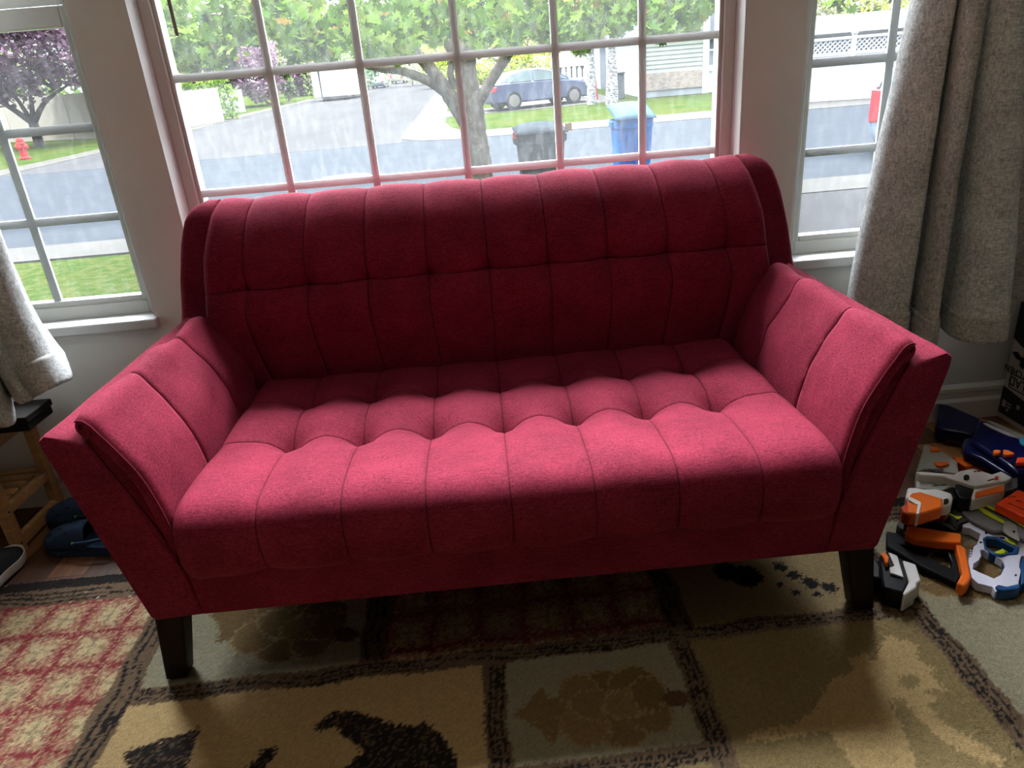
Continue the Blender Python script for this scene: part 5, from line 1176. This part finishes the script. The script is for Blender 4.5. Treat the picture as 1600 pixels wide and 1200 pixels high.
# white gate and the neighbour's window right of the house
gt = thing('garden_gate', (hx1+1.3, HY+.2, g0), 'white board gate beside the grey house, at the right edge of the centre window', 'gate')
b = MB(); zt_ = on((1112, 109), 1, HY)[2]
for k in range(13): b.box(hx1+.34+k*.2, hx1+.34+k*.2+.185, HY+.1, HY+.16, g0-.3, zt_)
b.build('boards', M_wv, gt, smooth=0); MB().box(hx1+.3, hx1+3, HY+.06, HY+.2, zt_-.05, zt_+.22).build('top_rail', M_trimw, gt, smooth=0)
nb = thing('house', (hx1+5, HY+6, gz(HY+6)), 'pale blue-grey house behind the white gate, with one small window showing', 'house')
MB().box(hx1+.4, hx1+3.2, HY+4, HY+14, g0-.3, g0+6).build('wall', M_wall2, nb, smooth=0)
wz0, wz1 = on((1115, 76), 1, HY+4)[2], on((1115, 58), 1, HY+4)[2]; wx0, wx1 = on((1106, 66), 1, HY+4)[0], on((1126, 66), 1, HY+4)[0]
wn_ = MB().box(wx0-.1, wx1+.1, HY+3.92, HY+4, wz0-.1, wz1+.1).build('window_frame', M_trimw, nb, smooth=0); MB().box(wx0, wx1, HY+3.9, HY+3.925, wz0, wz1).build('pane', M_carglass, wn_, smooth=0)
# long white-roofed house and lattice-topped fence seen in the right window
FYc = 28.7
fa = on((1225, 158), 1, 29.3); fb = on((1440, 146), 1, 28.0)
fn = thing('lattice_fence', ((fa[0]+fb[0])/2, FYc, gz(FYc)), 'white vinyl fence with a lattice top seen through the right window', 'fence')
u = np.array([fb[0]-fa[0], fb[1]-fa[1]]); Lf = float(np.linalg.norm(u)); u /= Lf; FM_ = Matrix.Translation((fa[0], fa[1], gz(FYc))) @ Matrix.Rotation(math.atan2(u[1], u[0]), 4, 'Z')
MB().box(-1.2, Lf+2, -.03, .03, -.1, 1.62, FM_).build('panels', M_wv, fn, smooth=0)
b = MB(); b.box(-1.2, Lf+2, -.045, .045, 1.58, 1.68, FM_); b.box(-1.2, Lf+2, -.045, .045, 2.12, 2.22, FM_); b.build('rail', M_wv, fn, smooth=0)
b = MB(); k = -1.2
while k < Lf+2:
    for sgn in (-1, 1):
        M2 = FM_ @ Matrix.Translation((k, .012*sgn, 1.9)) @ Matrix.Rotation(sgn*math.pi/4, 4, 'Y'); b.box(-.36, .36, -.008, .008, -.022, .022, M2)
    k += .17
b.build('lattice', M_wv, fn, smooth=0)
k = .30
while k < Lf+2:
    p = MB(); p.box(k-.075, k+.075, -.075, .075, -.1, 2.3, FM_); p.lathe([(.13, 2.3), (.13, 2.34), (.085, 2.36), (.10, 2.43), (.06, 2.52), (.01, 2.58)], 12, FM_ @ Matrix.Translation((k, 0, 0))); p.build('post', M_trimw, fn, smooth=30); k += 2.05
lh = thing('house', (22, 47, gz(44)), 'long low house with a bright white roof behind the lattice fence', 'house')
zr0, zr1 = on((1340, 49), 1, 43)[2], on((1340, 20), 1, 50)[2]
MB().box(15.8, 34, 44, 56, gz(44)-.5, zr0+.02).build('wall', M_wall2, lh, smooth=0)
b = MB(); b.prism([(43, zr0), (50, zr1), (57, zr0), (57, zr0-.12), (43, zr0-.16)], lambda p: (15.4, p[0], p[1]), lambda p: (35, p[0], p[1])); b.build('roof', M_roofw, lh, smooth=0)
px_bush('street_tree', 'pale green tree above the white roof, at the left of the right window', 'tree', (1275, 92), 70, 110, 1200, .2, OLIVE, 21)
px_bush('street_tree', 'green tree above the white roof, nearer the right curtain', 'tree', (1390, 84), 130, 96, 1400, .2, YG, 22)
# picket fence and the house behind the car
pf = thing('picket_fence', (4.5, 43, gz(43)), 'white picket fence behind the front end of the blue car', 'fence')
fx0, fx1 = on((862, 130), 1, 43)[0], on((925, 130), 1, 43)[0]; zt2 = on((895, 107), 1, 43)[2]; b = MB(); k = fx0; i = 0
while k < fx1:
    h_ = zt2+.12*math.sin(i*.55); b.prism([(k, gz(43)-.2), (k+.20, gz(43)-.2), (k+.20, h_-.1), (k+.10, h_+.06), (k, h_-.1)], lambda p: (p[0], 43, p[1]), lambda p: (p[0], 43.05, p[1])); k += .30; i += 1
b.build('pickets', M_trimw, pf, smooth=0); b = MB(); b.box(fx0, fx1, 43.05, 43.12, gz(43)+.4, gz(43)+.52); b.box(fx0, fx1, 43.05, 43.12, zt2-.6, zt2-.48); b.build('rails', M_trimw, pf, smooth=0)
bh = thing('house', (6.2, 66, gz(66)), 'pale house with a brown roof behind the picket fence', 'house')
ax0, ax1 = on((842, 100), 1, 66)[0], on((935, 100), 1, 66)[0]; z_ = on((890, 104), 1, 66)[2]; z2_ = on((890, 91), 1, 70)[2]
MB().box(ax0, ax1, 66, 74, gz(66)-.3, z_).build('wall', M_wall2, bh, smooth=0)
MB().box(ax0+1.2, ax0+2.6, 65.93, 66.0, z_-2.2, z_-.4).build('window', M_trimw, bh, smooth=0)
b = MB(); b.prism([(65.3, z_), (70, z2_+.5), (74.7, z_)], lambda p: (ax0-.5, p[0], p[1]), lambda p: (ax1+.5, p[0], p[1])); b.build('roof', M_roofb, bh, smooth=0)
# birches
M_birch = mat('white_birch_bark', (.34, .34, .34), .8, vscale=7, color2=(.075, .075, .08), stretch=(1, 1, 2.2), spec=.0)
for i, (px0, w_, lab) in enumerate(((924.5, 12, 'slimmer white birch trunk beside the blue car, left of the pair'), (956, 16, 'thicker white birch trunk in front of the garage, right of the pair'))):
    q = ong((px0, 162.5)); k = q[1]/FPX; t = thing('birch_tree', (q[0], q[1], q[2]), lab, 'tree', 'birches across the street')
    b = MB(); b.tube([(q[0], q[1], q[2]-.2), (q[0]+.03, q[1], q[2]+1.2), (q[0]+.0, q[1], q[2]+2.6), (q[0]+.12, q[1], q[2]+5)], [w_*k*.60, w_*k*.5, w_*k*.45, w_*k*.38], 14); b.build('trunk', M_birch, t, smooth=60)
    r = np.random.RandomState(30+i); link_leaves('foliage', *leaves(blob_pts(r, 260, (q[0]+.1, q[1], q[2]+5.0), (.42, .5, .9)), OVAL, .16, OLIVE, r), t)
q = ong((938, 158)); MB_ = MB().lathe([(.16, 0), (.18, .1), (.10, .9), (.05, 1.15)], 10, None, (q[0], q[1]+1.6, q[2]))
tag(MB_.build('folded_umbrella', M_red_p), 'small red upright object between the two birches', 'garden ornament')
q = ong((969, 155)); b = thing('wheelie_bin', (q[0], q[1]+.6, q[2]), 'dark wheelie bin against the garage, right of the thicker birch', 'bin')
MB().box(q[0]-.3, q[0]+.3, q[1]+.3, q[1]+.9, q[2], q[2]+1.2).build('body', M_bgrey, b, bevel=.04); MB().box(q[0]-.33, q[0]+.33, q[1]+.25, q[1]+.95, q[2]+1.2, q[2]+1.28).build('lid', M_blid, b, bevel=.03)
# tan cottage far left, and trees closing the view
ct = thing('house', (-37, 81, gz(81)), 'tan cottage roof behind the white fence at the left', 'house')
cx0, cx1 = on((240, 130), 1, 78)[0], on((296, 130), 1, 78)[0]; zc = on((280, 137), 1, 78)[2]; zc2 = on((280, 116), 1, 81)[2]
MB().box(cx0-6, cx1, 78, 84, gz(78)-.3, zc).build('wall', M_tan, ct, smooth=0); b = MB(); b.prism([(77.2, zc), (81, zc2), (84.8, zc)], lambda p: (cx0-6.5, p[0], p[1]), lambda p: (cx1+.6, p[0], p[1])); b.build('roof', mat('tan_shingle_roof', (.22, .18, .13), .9, spec=.0), ct, smooth=0)
FAR = [(-72, 92, 14, 9), (-55, 98, 12, 8), (-40, 106, 11, 9), (-26, 118, 10, 9), (-15, 127, 10, 9), (-1.5, 128, 9, 9), (9, 114, 10, 8), (22, 108, 11, 9), (37, 104, 13, 9), (53, 99, 13, 9), (69, 94, 13, 9)]
for i, (x, y, w_, h_) in enumerate(FAR):
    nm = ('pale', 'olive', 'deep green')[i % 3]
    bush('background_tree', '%s tree in the hazy row closing the view, %s' % (nm, ('far left behind the tan wall', 'second from the left end', 'behind the purple trees', 'behind the trailer', 'straight up the side street', 'right of the side street', 'behind the maple fork', 'behind the picket fence', 'behind the grey house', 'behind the white roof', 'at the right end')[i]), 'tree', x, y, [(0, 0, h_*.55, w_*.5, 3, h_*.45), (w_*.25, 0, h_*.42, w_*.35, 3, h_*.38), (-w_*.28, 0, h_*.45, w_*.35, 3, h_*.4)], 900, .9, (OLIVE, GREEN, YG)[i % 3], 50+i, [[(0, 0, -.2, .3), (0, 0, h_*.5, .2)]], 'far background trees')
